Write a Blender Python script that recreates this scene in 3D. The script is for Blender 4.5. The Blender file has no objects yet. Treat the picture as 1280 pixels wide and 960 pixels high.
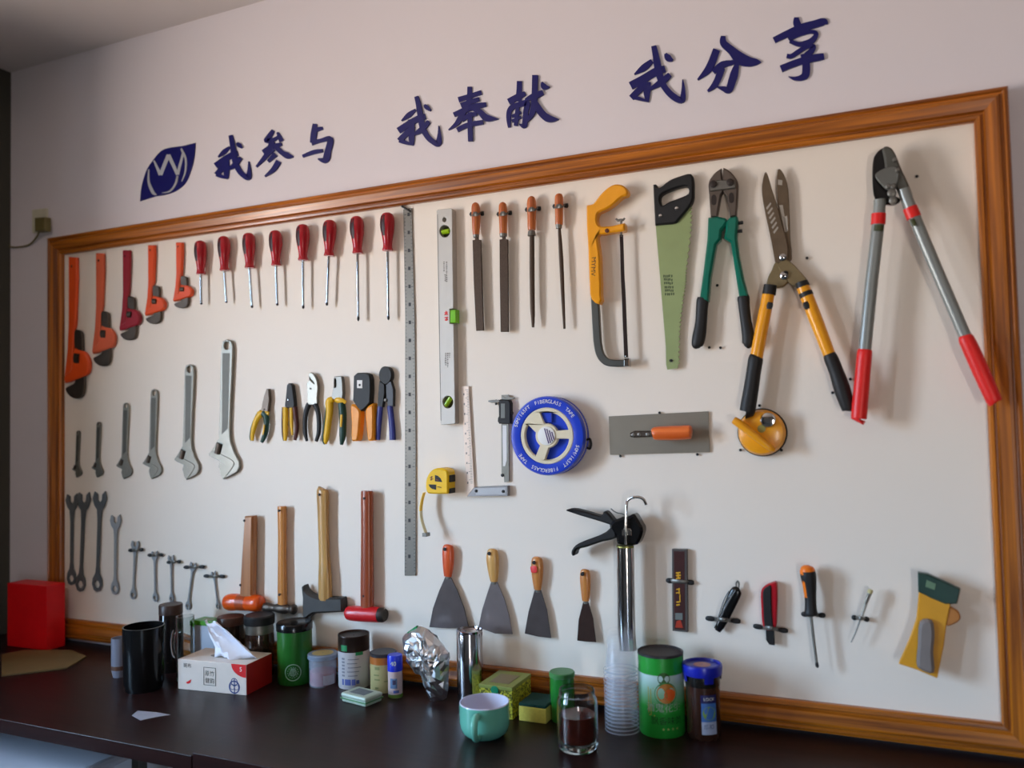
# A tool wall: framed pinboard of hand tools above a dark table with cups, tins and jars.
import bpy, math, random
from mathutils import Vector, Matrix
from mathutils.geometry import tessellate_polygon
random.seed(7)
SC = bpy.context.scene
COL = SC.collection
ZB = 0.84                                   # height of the board's inner lower edge above the floor

# ---------------------------------------------------------------- camera (solved from the board's corners)
CAM = Vector((2.62903531, -2.02681133, 0.65766881 + ZB))
YAW, PITCH, ROLL, FPX = 0.4203579, 0.04095611, -0.0225073, 1040.0
_f = Vector((-math.sin(YAW) * math.cos(PITCH), math.cos(YAW) * math.cos(PITCH), math.sin(PITCH)))
_r = Vector((math.cos(YAW), math.sin(YAW), 0))
_u = _r.cross(_f)
RX = math.cos(ROLL) * _r + math.sin(ROLL) * _u
UX = -math.sin(ROLL) * _r + math.cos(ROLL) * _u
FX = _f
cam = bpy.data.cameras.new('camera')
cam.sensor_width = 36.0
cam.lens = FPX / 1280.0 * 36.0
cam.clip_start = 0.02
cam.dof.use_dof = True
cam.dof.focus_distance = 2.22
cam.dof.aperture_fstop = 1.5
camo = bpy.data.objects.new('camera', cam)
COL.objects.link(camo)
M3 = Matrix((RX, UX, -FX)).transposed()
camo.matrix_world = Matrix.Translation(CAM) @ M3.to_4x4()
SC.camera = camo

# ---------------------------------------------------------------- view, world, daylight
SC.view_settings.view_transform = 'Standard'
SC.view_settings.look = 'None'
SC.view_settings.gamma = 1
SC.view_settings.use_curve_mapping = False
SC.view_settings.exposure = 0.0
SC.cycles.transparent_max_bounces = 64
SC.cycles.max_bounces = 12

SKY = (0.46, 0.70, 1.0)
GROUND = (1.0, 0.87, 0.77)
WORLD = 47.0
w = bpy.data.worlds.new('daylight')
SC.world = w
w.use_nodes = True
nt = w.node_tree
nt.nodes.clear()
out = nt.nodes.new('ShaderNodeOutputWorld')
bg = nt.nodes.new('ShaderNodeBackground')
tc = nt.nodes.new('ShaderNodeTexCoord')
sx = nt.nodes.new('ShaderNodeSeparateXYZ')
mr = nt.nodes.new('ShaderNodeMapRange')
mr.inputs['From Min'].default_value = -0.10
mr.inputs['From Max'].default_value = 0.12
mx = nt.nodes.new('ShaderNodeMix')
mx.data_type = 'RGBA'
mx.inputs[6].default_value = (GROUND[0] * .7, GROUND[1] * .7, GROUND[2] * .7, 1)
mx.inputs[7].default_value = (*SKY, 1)
nt.links.new(tc.outputs['Generated'], sx.inputs[0])
nt.links.new(sx.outputs['Z'], mr.inputs['Value'])
nt.links.new(mr.outputs[0], mx.inputs[0])
nt.links.new(mx.outputs[2], bg.inputs['Color'])
bg.inputs['Strength'].default_value = WORLD
nt.links.new(bg.outputs[0], out.inputs[0])

# room: tool wall at y=+0.012, side wall with the big window at x=XL, window wall behind the viewer at y=YF
XL, XR, YF, ZC = -0.305, 5.4, -4.6, 1.99 + ZB
WIN_L = ((-2.10, -1.42, 0.90, 2.40), (-3.25, -2.85, 0.90, 2.40))   # y0, y1, z0, z1 of the two openings in the left wall
WIN_F = (3.95, 4.35, 0.10, 1.45)            # x0, x1, z0, z1 in the wall behind the viewer

def portal(name, loc, rot, sx_, sy_):
    l = bpy.data.lights.new(name, 'AREA')
    l.shape = 'RECTANGLE'
    l.size, l.size_y = sx_, sy_
    l.cycles.is_portal = True
    o = bpy.data.objects.new(name, l)
    COL.objects.link(o)
    o.location = loc
    o.rotation_euler = rot
for _w in WIN_L:
    portal('window_portal', (XL - .02, (_w[0] + _w[1]) / 2, (_w[2] + _w[3]) / 2), (0, -math.pi / 2, 0), _w[3] - _w[2], _w[1] - _w[0])
portal('window_portal', ((WIN_F[0] + WIN_F[1]) / 2, YF - .02, (WIN_F[2] + WIN_F[3]) / 2), (math.pi / 2, 0, 0),
       WIN_F[1] - WIN_F[0], WIN_F[3] - WIN_F[2])

# ---------------------------------------------------------------- helpers
def lin(c):
    return tuple(((x / 255) / 12.92 if x / 255 <= .04045 else ((x / 255 + .055) / 1.055) ** 2.4) for x in c)

MATS = {}
def mat(name, rgb, rough=.5, metal=0., var=.10, scale=35., bump=0., stretch=None, trans=0., alpha=1., coat=0., ior=1.45, emit=0.):
    """procedural material: noise driven tint and gloss over one colour"""
    if name in MATS:
        return MATS[name]
    m = bpy.data.materials.new(name)
    m.use_nodes = True
    n, L = m.node_tree.nodes, m.node_tree.links
    b = n['Principled BSDF']
    c = lin(rgb)
    t = n.new('ShaderNodeTexCoord')
    mp = n.new('ShaderNodeMapping')
    if stretch:
        mp.inputs['Scale'].default_value = stretch
    nz = n.new('ShaderNodeTexNoise')
    nz.inputs['Scale'].default_value = scale
    nz.inputs['Detail'].default_value = 4
    L.new(t.outputs['Object'], mp.inputs[0])
    L.new(mp.outputs[0], nz.inputs['Vector'])
    mix = n.new('ShaderNodeMix')
    mix.data_type = 'RGBA'
    mix.inputs[6].default_value = (*[max(0, x * (1 - var)) for x in c], 1)
    mix.inputs[7].default_value = (*[min(1, x * (1 + var)) for x in c], 1)
    L.new(nz.outputs[0], mix.inputs[0])
    L.new(mix.outputs[2], b.inputs['Base Color'])
    b.inputs['Roughness'].default_value = rough
    b.inputs['Metallic'].default_value = metal
    b.inputs['Transmission Weight'].default_value = trans
    b.inputs['IOR'].default_value = ior
    b.inputs['Alpha'].default_value = alpha
    b.inputs['Coat Weight'].default_value = coat
    b.inputs['Coat Roughness'].default_value = .15
    if bump:
        bp = n.new('ShaderNodeBump')
        bp.inputs['Strength'].default_value = bump
        bp.inputs['Distance'].default_value = .002
        L.new(nz.outputs[0], bp.inputs['Height'])
        L.new(bp.outputs[0], b.inputs['Normal'])
    MATS[name] = m
    return m

def wood(name, dark, light, axis, rough=.35, coat=.3, scale=1.0, spec=.5):
    """streaky grain running along one axis of the object"""
    if name in MATS:
        return MATS[name]
    m = bpy.data.materials.new(name)
    m.use_nodes = True
    n, L = m.node_tree.nodes, m.node_tree.links
    b = n['Principled BSDF']
    t = n.new('ShaderNodeTexCoord')
    mp = n.new('ShaderNodeMapping')
    s = [90 * scale, 90 * scale, 90 * scale]
    s[axis] = 2.2 * scale
    mp.inputs['Scale'].default_value = s
    nz = n.new('ShaderNodeTexNoise')
    nz.inputs['Scale'].default_value = 1.0
    nz.inputs['Detail'].default_value = 6
    nz.inputs['Distortion'].default_value = .6
    cr = n.new('ShaderNodeValToRGB')
    cr.color_ramp.elements[0].position = .33
    cr.color_ramp.elements[0].color = (*lin(dark), 1)
    cr.color_ramp.elements[1].position = .66
    cr.color_ramp.elements[1].color = (*lin(light), 1)
    L.new(t.outputs['Object'], mp.inputs[0])
    L.new(mp.outputs[0], nz.inputs['Vector'])
    L.new(nz.outputs[0], cr.inputs[0])
    L.new(cr.outputs[0], b.inputs['Base Color'])
    b.inputs['Roughness'].default_value = rough
    b.inputs['Specular IOR Level'].default_value = spec
    b.inputs['Coat Weight'].default_value = coat
    b.inputs['Coat Roughness'].default_value = .2
    bp = n.new('ShaderNodeBump')
    bp.inputs['Strength'].default_value = .15
    bp.inputs['Distance'].default_value = .001
    L.new(nz.outputs[0], bp.inputs['Height'])
    L.new(bp.outputs[0], b.inputs['Normal'])
    MATS[name] = m
    return m

def speckle(name, dark, light, scale, lo=.42, hi=.58, rough=.45):
    """fine two-colour printed pattern"""
    if name in MATS:
        return MATS[name]
    m = bpy.data.materials.new(name)
    m.use_nodes = True
    n, L = m.node_tree.nodes, m.node_tree.links
    t = n.new('ShaderNodeTexCoord')
    nz = n.new('ShaderNodeTexNoise')
    nz.inputs['Scale'].default_value = scale
    nz.inputs['Detail'].default_value = 2
    cr = n.new('ShaderNodeValToRGB')
    cr.color_ramp.elements[0].position, cr.color_ramp.elements[1].position = lo, hi
    cr.color_ramp.elements[0].color = (*lin(dark), 1)
    cr.color_ramp.elements[1].color = (*lin(light), 1)
    L.new(t.outputs['Object'], nz.inputs['Vector'])
    L.new(nz.outputs[0], cr.inputs[0])
    L.new(cr.outputs[0], n['Principled BSDF'].inputs['Base Color'])
    n['Principled BSDF'].inputs['Roughness'].default_value = rough
    MATS[name] = m
    return m

def ray(u, v):
    return FX + RX * ((u - 640) / FPX) - UX * ((v - 480) / FPX)

def at(u, v, d=0.):
    """point of the photograph carried onto the vertical plane standing d metres in front of the board"""
    r = ray(u, v)
    return CAM + r * ((-d - CAM.y) / r.y)

def on_z(u, v, z):
    r = ray(u, v)
    return CAM + r * ((z - CAM.z) / r.z)

WORLD_OF = {}
def origin(o):
    return WORLD_OF.get(o.name, Vector((0, 0, 0))) if o else Vector((0, 0, 0))

def thing(name, label, cat, loc=(0, 0, 0), group=None, kind=None):
    o = bpy.data.objects.new(name, None)
    o.empty_display_size = .02
    COL.objects.link(o)
    o.location = loc
    WORLD_OF[o.name] = Vector(loc)
    tag(o, label, cat, group, kind)
    return o

def tag(o, label=None, cat=None, group=None, kind=None):
    if label:
        o['label'] = label
    if cat:
        o['category'] = cat
    if group:
        o['group'] = group
    if kind:
        o['kind'] = kind
    return o

def mk(name, verts, faces, m, parent=None, smooth=False, mods=None):
    """link one mesh object; verts are world positions"""
    og = origin(parent)
    if parent is None:
        og = sum((Vector(p) for p in verts), Vector()) / len(verts)
    me = bpy.data.meshes.new(name)
    me.from_pydata([tuple(Vector(p) - og) for p in verts], [], faces)
    me.validate()
    me.materials.append(m)
    o = bpy.data.objects.new(name, me)
    COL.objects.link(o)
    if parent:
        o.parent = parent
        WORLD_OF[o.name] = og
    else:
        o.location = og
        WORLD_OF[o.name] = Vector(og)
    import bmesh
    bm = bmesh.new()
    bm.from_mesh(me)
    bmesh.ops.recalc_face_normals(bm, faces=bm.faces)
    bm.to_mesh(me)
    bm.free()
    if smooth:
        for p in me.polygons:
            p.use_smooth = True
        me.set_sharp_from_angle(angle=math.radians(40))
    return o

def spline(pts, k=5, closed=False):
    n = len(pts)
    res = []
    rng = range(n if closed else n - 1)
    for i in rng:
        if closed:
            p = [pts[(i + j) % n] for j in (-1, 0, 1, 2)]
        else:
            p = [pts[max(0, i - 1)], pts[i], pts[i + 1], pts[min(n - 1, i + 2)]]
        for s in range(k):
            t = s / k
            res.append(tuple(.5 * (2 * b + (c - a) * t + (2 * a - 5 * b + 4 * c - d) * t * t + (3 * b - a - 3 * c + d) * t ** 3)
                             for a, b, c, d in zip(*p)))
    if not closed:
        res.append(tuple(pts[-1]))
    return res

def Z(x0, y0, s):
    """reader for coordinates measured in an enlarged crop of the photograph"""
    def f(*pts):
        return [(x0 + p[0] / s, y0 + p[1] / s) + ((p[2] / s,) if len(p) > 2 else ()) for p in pts]
    return f

def slab(name, loop, holes, y0, y1, m, parent, bev=.0008):
    """extruded outline (x,z metres) between y=-y0 and y=-y1 (front), front arris softened"""
    loops = [loop] + list(holes)
    verts, faces = [], []
    def area(l):
        return sum(a[0] * b[1] - b[0] * a[1] for a, b in zip(l, l[1:] + l[:1])) / 2
    fixed = []
    for i, l in enumerate(loops):
        l = [tuple(p[:2]) for p in l]
        if (area(l) > 0) != (i == 0):
            l = l[::-1]
        fixed.append(l)
    rings = []
    for l in fixed:
        n = len(l)
        ins = []
        for i in range(n):
            a, b, c = Vector(l[i - 1]), Vector(l[i]), Vector(l[(i + 1) % n])
            e1, e2 = (b - a), (c - b)
            nn = Vector((0, 0))
            for e in (e1, e2):
                if e.length > 1e-9:
                    e = e.normalized()
                    nn += Vector((-e.y, e.x))
            if nn.length > 1e-6:
                nn.normalize()
            ins.append(b + nn * bev)
        s = len(verts)
        for p in l:
            verts.append((p[0], -y0, p[1]))
        for p in l:
            verts.append((p[0], -(y1 - bev), p[1]))
        for p in ins:
            verts.append((p.x, -y1, p.y))
        for k in (0, 1):
            for i in range(n):
                j = (i + 1) % n
                faces.append((s + k * n + i, s + k * n + j, s + (k + 1) * n + j, s + (k + 1) * n + i))
        rings.append((s, n))
    flat = [[Vector((p[0], p[1], 0)) for p in l] for l in fixed]
    idx = []
    for s, n in rings:
        idx += [(s + i, s + 2 * n + i) for i in range(n)]
    for tri in tessellate_polygon(flat):
        faces.append(tuple(idx[i][0] for i in tri))
        faces.append(tuple(idx[i][1] for i in tri))
    return mk(name, verts, faces, m, parent)

def plate(name, pts, d0, d1, m, parent=None, holes=(), bev=.0008, sm=0):
    """flat piece traced on the board: outline in photo pixels, from d0 to d1 metres off the board"""
    def conv(p):
        if sm:
            p = spline([q[:2] for q in p], sm, True)
        return [(lambda w: (w.x, w.z))(at(q[0], q[1], d1)) for q in p]
    return slab(name, conv(pts), [conv(h) for h in holes], d0, d1, m, parent, bev)

def ribbon_loop(pts):
    """outline of a brush stroke (u,v,halfwidth)"""
    L, R = [], []
    n = len(pts)
    for i, (u, v, w_) in enumerate(pts):
        a, b = pts[max(0, i - 1)], pts[min(n - 1, i + 1)]
        t = Vector((b[0] - a[0], b[1] - a[1]))
        if t.length < 1e-6:
            continue
        t.normalize()
        L.append((u - t.y * w_, v + t.x * w_))
        R.append((u + t.y * w_, v - t.x * w_))
    return L + R[::-1]

def ribbon(name, pts, d0, d1, m, parent=None, k=4, bev=.0006):
    return plate(name, ribbon_loop(spline(pts, k)), d0, d1, m, parent, bev=bev)

def strokes(name, lst, d0, d1, m, parent=None, k=6):
    """a lettered shape out of several brush strokes, one mesh"""
    V, F = [], []
    base = d1
    for i_, s in enumerate(lst):
        d1 = base + i_ * .00025                            # each stroke lies a hair over the one before
        lp = ribbon_loop(spline(s, k))
        n = len(lp)
        o = len(V)
        pts = [at(p[0], p[1], d1) for p in lp]
        V += [(p.x, -d1, p.z) for p in pts] + [(p.x, -d0, p.z) for p in pts]
        h = n // 2
        for i in range(h - 1):
            F.append((o + i, o + i + 1, o + n - 2 - i, o + n - 1 - i))
            F.append((o + n + i, o + 2 * n - 1 - i, o + 2 * n - 2 - i, o + n + i + 1))
        for i in range(n):
            j = (i + 1) % n
            F.append((o + i, o + n + i, o + n + j, o + j))
    return mk(name, V, F, m, parent)

def sweep(name, pts, d, m, parent=None, ky=1., n=14, k=4, arc=None):
    """rounded body along a path on the board: points (u, v, halfwidth px[, depth])"""
    P = [(q[0], q[1], q[2], q[3] if len(q) > 3 else d) for q in pts]
    P = spline(P, k) if k > 1 else P
    V, F = [], []
    c = [at(q[0], q[1], q[3]) for q in P]
    N = len(P)
    for i, q in enumerate(P):
        a, b = c[max(0, i - 1)], c[min(N - 1, i + 1)]
        t = (b - a).normalized()
        side = t.cross(Vector((0, 1, 0))).normalized()
        o = side.cross(t).normalized()
        if o.y > 0:
            o, side = -o, -side
        pa, pb = P[max(0, i - 1)], P[min(N - 1, i + 1)]
        du, dv = pb[0] - pa[0], pb[1] - pa[1]
        l = math.hypot(du, dv) or 1
        pu, pv = -dv / l * q[2], du / l * q[2]
        r = (at(q[0] + pu, q[1] + pv, q[3]) - at(q[0] - pu, q[1] - pv, q[3])).length / 2
        dvw = ray(q[0], q[1]).normalized()
        pp = t.cross(dvw).normalized()                     # across the path as the photograph sees it
        sp_, op_ = abs(side.dot(pp)), abs(o.dot(pp)) * ky
        r = max(r * sp_ / math.hypot(sp_, op_), 1e-5)
        for j in range(n if not arc else n + 1):
            ang = 2 * math.pi * j / n if not arc else math.radians(arc[0] + (arc[1] - arc[0]) * j / n)
            V.append(c[i] + side * r * math.cos(ang) + o * r * ky * math.sin(ang))
    if arc:
        w_ = n + 1
        for i in range(N - 1):
            for j in range(n):
                F.append((i * w_ + j, i * w_ + j + 1, (i + 1) * w_ + j + 1, (i + 1) * w_ + j))
    else:
        for i in range(N - 1):
            for j in range(n):
                F.append((i * n + j, i * n + (j + 1) % n, (i + 1) * n + (j + 1) % n, (i + 1) * n + j))
        F.append(tuple(range(n)))
        F.append(tuple((N - 1) * n + j for j in range(n)))
    return mk(name, V, F, m, parent, smooth=True)

def tube3(name, pts, r, m, parent=None, n=10, k=6, ky=1., closed=False):
    """round bar through points in space (r one number or one per point)"""
    rr = r if isinstance(r, (list, tuple)) else [r] * len(pts)
    P = spline([(*p, q) for p, q in zip(pts, rr)], k)
    V, F = [], []
    up = None
    for i, q in enumerate(P):
        a, b = Vector(P[max(0, i - 1)][:3]), Vector(P[min(len(P) - 1, i + 1)][:3])
        t = (b - a).normalized()
        if up is None:
            up = t.orthogonal().normalized()
        up = (up - t * up.dot(t)).normalized()
        s = t.cross(up)
        for j in range(n):
            g = 2 * math.pi * j / n
            V.append(Vector(q[:3]) + s * q[3] * math.cos(g) + up * q[3] * ky * math.sin(g))
    N = len(P)
    for i in range(N - 1):
        for j in range(n):
            F.append((i * n + j, i * n + (j + 1) % n, (i + 1) * n + (j + 1) % n, (i + 1) * n + j))
    F.append(tuple(range(n)))
    F.append(tuple((N - 1) * n + j for j in range(n)))
    return mk(name, V, F, m, parent, smooth=True)

def lathe(name, prof, c, m, parent=None, n=40, closed=False, arc=None, a0=0.):
    """turned body about the vertical axis through c=(x,y); prof is a list of (radius, z)"""
    V, F = [], []
    cnt = n if not arc else n + 1
    for r, z in prof:
        for j in range(cnt):
            g = a0 + (2 * math.pi * j / n if not arc else arc[0] + (arc[1] - arc[0]) * j / n)
            V.append((c[0] + r * math.cos(g), c[1] + r * math.sin(g), z))
    for i in range(len(prof) - 1):
        for j in range(n):
            k = (j + 1) % n if not arc else j + 1
            F.append((i * cnt + j, i * cnt + k, (i + 1) * cnt + k, (i + 1) * cnt + j))
    if closed and not arc:
        F.append(tuple(range(n)))
        F.append(tuple((len(prof) - 1) * n + j for j in range(n)))
    return mk(name, V, F, m, parent, smooth=True)

def turn(name, c, prof, m, parent=None, n=36):
    """round part on an axis square to the board: prof = list of (radius, depth off the board) about point c"""
    V, F = [], []
    for r, d in prof:
        for j in range(n):
            g = 2 * math.pi * j / n
            V.append((c.x + r * math.cos(g), -d, c.z + r * math.sin(g)))
    for i in range(len(prof) - 1):
        for j in range(n):
            F.append((i * n + j, i * n + (j + 1) % n, (i + 1) * n + (j + 1) % n, (i + 1) * n + j))
    F.append(tuple(range(n)))
    F.append(tuple((len(prof) - 1) * n + j for j in range(n)))
    return mk(name, V, F, m, parent, smooth=True)

def box(name, p0, p1, m, parent=None, bev=0., rot=0., c=None):
    """block between two corners, arrises softened, optionally turned about the vertical through its middle"""
    import bmesh
    bm = bmesh.new()
    bmesh.ops.create_cube(bm, size=1)
    p0, p1 = Vector(p0), Vector(p1)
    ctr, sz = (p0 + p1) / 2, p1 - p0
    for v in bm.verts:
        v.co = Vector((v.co.x * sz.x, v.co.y * sz.y, v.co.z * sz.z))
    if bev:
        bmesh.ops.bevel(bm, geom=list(bm.edges), offset=bev, segments=2, profile=.5, affect='EDGES')
    R_ = Matrix.Rotation(rot, 3, 'Z')
    V = [R_ @ v.co + ctr for v in bm.verts]
    bm.verts.index_update()
    F = [tuple(v.index for v in f.verts) for f in bm.faces]
    bm.free()
    return mk(name, V, F, m, parent)

def px2m(u, v, d, w_):
    return (at(u + w_, v, d) - at(u - w_, v, d)).length / 2

FONT_CACHE = {}
def glyphs(s, size):
    """triangulated outline of a string: (verts2d, faces) centred on the origin"""
    if s not in FONT_CACHE:
        cu = bpy.data.curves.new('lettering', 'FONT')
        cu.body = s
        cu.align_x, cu.align_y = 'CENTER', 'CENTER'
        cu.resolution_u = 3
        o = bpy.data.objects.new('lettering', cu)
        COL.objects.link(o)
        bpy.context.view_layer.update()
        me = bpy.data.meshes.new_from_object(o.evaluated_get(bpy.context.evaluated_depsgraph_get()))
        FONT_CACHE[s] = ([tuple(v.co[:2]) for v in me.vertices], [tuple(p.vertices) for p in me.polygons])
        bpy.data.objects.remove(o)
        bpy.data.curves.remove(cu)
        bpy.data.meshes.remove(me)
    v, f = FONT_CACHE[s]
    return [(a * size, b * size) for a, b in v], f

def flat_text(name, items, m, parent, put):
    """items: (string, size, fn) joined in one print; put maps (x,y) plus item data to space"""
    V, F = [], []
    for s, size, data in items:
        v, f = glyphs(s, size)
        o = len(V)
        V += [put(a, b, data) for a, b in v]
        F += [tuple(i + o for i in q) for q in f]
    return mk(name, V, F, m, parent)

def marks(name, quads, d, m, parent):
    """flat printed marks on a board-parallel face: quads in pixel corners"""
    V, F = [], []
    for q in quads:
        o = len(V)
        V += [at(p[0], p[1], d) for p in q]
        F.append(tuple(range(o, o + len(q))))
    return mk(name, V, F, m, parent)

def copy_tree(o, parent=None, mats=None):
    c = o.copy()
    if c.data and mats:
        nm = mats.get(c.data.materials[0].name)
        if nm:
            c.data = c.data.copy()
            c.data.materials[0] = nm
    COL.objects.link(c)
    c.parent = parent
    for ch in [x for x in bpy.data.objects if x.parent == o]:
        copy_tree(ch, c, mats)
    return c

# ---------------------------------------------------------------- materials shared by many things
WALL = mat('wall_paint', (222, 216, 221), .85, var=.015, scale=3)
CEIL = mat('ceiling_paint', (214, 206, 203), .9, var=.02, scale=4)
BOARD = mat('board_laminate', (238, 227, 213), .5, var=.01, scale=4)
FLOOR = mat('floor_tile', (84, 78, 70), .4, var=.08, scale=6)
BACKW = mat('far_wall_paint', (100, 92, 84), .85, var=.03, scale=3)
LEFTW = mat('side_wall_in_shade', (70, 68, 60), .85, var=.03, scale=3)  # shade of the backlit window wall, put into a dark base colour
WOODX = wood('frame_wood_horizontal', (112, 54, 5), (188, 108, 22), 0)
WOODZ = wood('frame_wood_vertical', (112, 54, 5), (188, 108, 22), 2)
NAVY = mat('navy_acrylic', (17, 17, 94), .3, var=.04)
STEEL = mat('steel', (134, 131, 122), .42, .85, var=.12, scale=60)
SATIN = mat('satin_steel', (124, 122, 116), .45, .8, var=.12, scale=50)
CHROME = mat('chrome', (200, 200, 200), .12, 1., var=.02)
DARKST = mat('dark_steel', (92, 82, 74), .45, .9, var=.2, scale=70)
BLACK = mat('black_plastic', (22, 22, 23), .55, var=.15)
BLACKG = mat('black_gloss', (18, 18, 19), .2, var=.1)
RED = mat('red_plastic', (176, 18, 34), .3, var=.06, coat=.3)
REDG = mat('bright_red_rubber', (226, 34, 30), .4, var=.05)
ORANGE = mat('orange_paint', (226, 78, 20), .38, var=.08, coat=.2)
YEL = mat('yellow_plastic', (245, 196, 20), .35, var=.05)
AMBER = mat('amber_paint', (240, 160, 22), .32, var=.06, coat=.3)
GREEN = mat('green_enamel', (10, 108, 88), .3, var=.08, coat=.4)
WHITE = mat('white_print', (232, 230, 226), .5, var=.03)
CREAM = mat('cream_plastic', (228, 216, 186), .4, var=.04)
PRINT = mat('black_print', (34, 32, 32), .6, var=.1)
GOLD = mat('gold_print', (214, 160, 36), .45, var=.1)

# ---------------------------------------------------------------- the room
def grid_wall(name, m, rect, hole, put):
    """wall rectangle with one opening and some thickness; put maps (a,b,t) to space"""
    a0, a1, b0, b1 = rect
    V, F = [], []
    cells, x = [], a0
    for h0, h1, k0, k1 in sorted(hole or []):
        cells += [(x, h0, b0, b1), (h0, h1, b0, k0), (h0, h1, k1, b1)]
        x = h1
    cells.append((x, a1, b0, b1))
    for x0, x1, y0, y1 in cells:
        o = len(V)
        for t in (0, 1):
            V += [put(x0, y0, t), put(x1, y0, t), put(x1, y1, t), put(x0, y1, t)]
        F += [(o, o + 1, o + 2, o + 3), (o + 4, o + 7, o + 6, o + 5)]
        for i in range(4):
            j = (i + 1) % 4
            F.append((o + i, o + 4 + i, o + 4 + j, o + j))
    return tag(mk(name, V, F, m), kind='structure')

grid_wall('wall_back', WALL, (XL - .2, XR + .2, -.02, ZC), None, lambda a, b, t: (a, .012 + .2 * t, b))
grid_wall('wall_left', LEFTW, (YF, .012, 0, ZC), WIN_L, lambda a, b, t: (XL - .2 * t, a, b))
grid_wall('wall_front', BACKW, (XL - .2, XR + .2, 0, ZC), [WIN_F], lambda a, b, t: (a, YF - .2 * t, b))
grid_wall('wall_right', BACKW, (YF, .012, 0, ZC), None, lambda a, b, t: (XR + .2 * t, a, b))
grid_wall('floor', FLOOR, (XL - .2, XR + .2, YF - .2, .2), None, lambda a, b, t: (a, b, -.1 * t))
grid_wall('ceiling', CEIL, (XL - .2, XR + .2, YF - .2, .21), None, lambda a, b, t: (a, b, ZC + .1 * t))
WF = mat('window_frame_paint', (200, 198, 194), .5, var=.03)
def window(name, lo, hi, axis):
    root = tag(bpy.data.objects.new(name, None), kind='structure')
    COL.objects.link(root)
    lo, hi = Vector(lo), Vector(hi)
    mid = (lo + hi) / 2
    WORLD_OF[root.name] = Vector(mid)
    root.location = mid
    t = .04
    other = 1 - axis
    def bar(a0, a1, z0, z1):
        p0, p1 = Vector((0, 0, z0)), Vector((0, 0, z1))
        p0[axis], p1[axis] = a0, a1
        p0[other], p1[other] = lo[other], hi[other]
        box('window_frame', p0, p1, WF, root, .003)
    bar(lo[axis], lo[axis] + t, lo.z, hi.z)
    bar(hi[axis] - t, hi[axis], lo.z, hi.z)
    if hi[axis] - lo[axis] > .9:
        bar(mid[axis] - t / 2, mid[axis] + t / 2, lo.z + t, hi.z - t)
    bar(lo[axis] + t, hi[axis] - t, lo.z, lo.z + t)
    bar(lo[axis] + t, hi[axis] - t, hi.z - t, hi.z)
for i_, _w in enumerate(WIN_L):
    window('window_%d' % (i_ + 1), (XL - .15, _w[0], _w[2]), (XL - .10, _w[1], _w[3]), 1)
window('window_3', (WIN_F[0], YF - .15, WIN_F[2]), (WIN_F[1], YF - .10, WIN_F[3]), 0)

# ---------------------------------------------------------------- the framed board
BW, BH = 2.82663, 1.27
board = thing('tool_board', 'large white tool board in a moulded brown wooden frame on the wall', 'board', (BW / 2, 0, ZB))
box('panel', (-.06, 0, ZB - .06), (BW + .06, .0118, ZB + BH + .06), BOARD, board)
PROF = [(0, .0005), (0, .012), (.004, .017), (.010, .018), (.013, .013), (.016, .013), (.020, .020), (.040, .026), (.046, .025),
        (.049, .019), (.052, .019), (.056, .023), (.062, .021), (.065, .014), (.065, .0005)]
def rail(a, b, da, db, m):
    """mitred length of moulding from inner corner a to inner corner b; da/db = outward diagonal at each end"""
    V, F = [], []
    for p, dg in ((a, da), (b, db)):
        for w_, h in PROF:
            V.append((p[0] + dg[0] * w_, -h, p[1] + dg[1] * w_))
    n = len(PROF)
    for i in range(n):
        j = (i + 1) % n
        F.append((i, j, n + j, n + i))
    F += [tuple(range(n)), tuple(range(n, 2 * n))]
    return mk('frame_rail', V, F, m, board)
z0, z1 = ZB, ZB + BH
rail((0, z1), (BW, z1), (-1, 1), (1, 1), WOODX)
rail((0, z0), (BW, z0), (-1, -1), (1, -1), WOODX)
rail((0, z0), (0, z1), (-1, -1), (-1, 1), WOODZ)
rail((BW, z0), (BW, z1), (1, -1), (1, 1), WOODZ)

def screw(u, v, r=.0035, h=.006, m=None):
    return turn('screw', at(u, v), [(r * .5, .0), (r * .5, h * .6), (r, h * .7), (r * .8, h)], m or BLACK, board, 10)

for u, v in ((887, 434.5), (901, 434.8), (897, 357), (1009, 323), (994, 347), (1063, 474), (1041, 491),
             (825, 516), (776, 570), (872, 568), (949.8, 507), (926, 562.5), (977, 562.5), (1146, 221), (621, 501), (621, 504.8)):
    screw(u, v)

def clip(u0, v0, u1, v1, d, hw=2.6, bulge=(.3, .7), metal=None, end=None, endhw=3.2):
    """sprung holder: metal strap over the tool, dark plastic feet on the board"""
    c = thing_part = bpy.data.objects.new('spring_clip', None)
    c.empty_display_size = .01
    COL.objects.link(c)
    c.parent = board
    og = at((u0 + u1) / 2, (v0 + v1) / 2, 0)
    c.location = og - origin(board)
    WORLD_OF[c.name] = og
    L = lambda t: (u0 + (u1 - u0) * t, v0 + (v1 - v0) * t)
    a, b = bulge
    pts = [(*L(.02), hw, .006), (*L(a - .06), hw, .008), (*L(a + .03), hw, d * .75), (*L((a + b) / 2), hw, d), (*L(b - .03), hw, d * .75),
           (*L(b + .06), hw, .008), (*L(.98), hw, .006)]
    sweep('strap', pts, .01, metal or SATIN, c, ky=.3, n=8, k=3)
    for t in (0, 1):
        q = L(t)
        e = L(.27 if t == 0 else .73)
        sweep('foot', [(*q, endhw * .6, .006), (q[0] + (e[0] - q[0]) * .25, q[1] + (e[1] - q[1]) * .25, endhw, .007),
                       (q[0] + (e[0] - q[0]) * .75, q[1] + (e[1] - q[1]) * .75, endhw, .007), (*e, endhw * .6, .007)], .007, end or BLACK, c,
              ky=.8, n=8, k=2)
    return c
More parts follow.
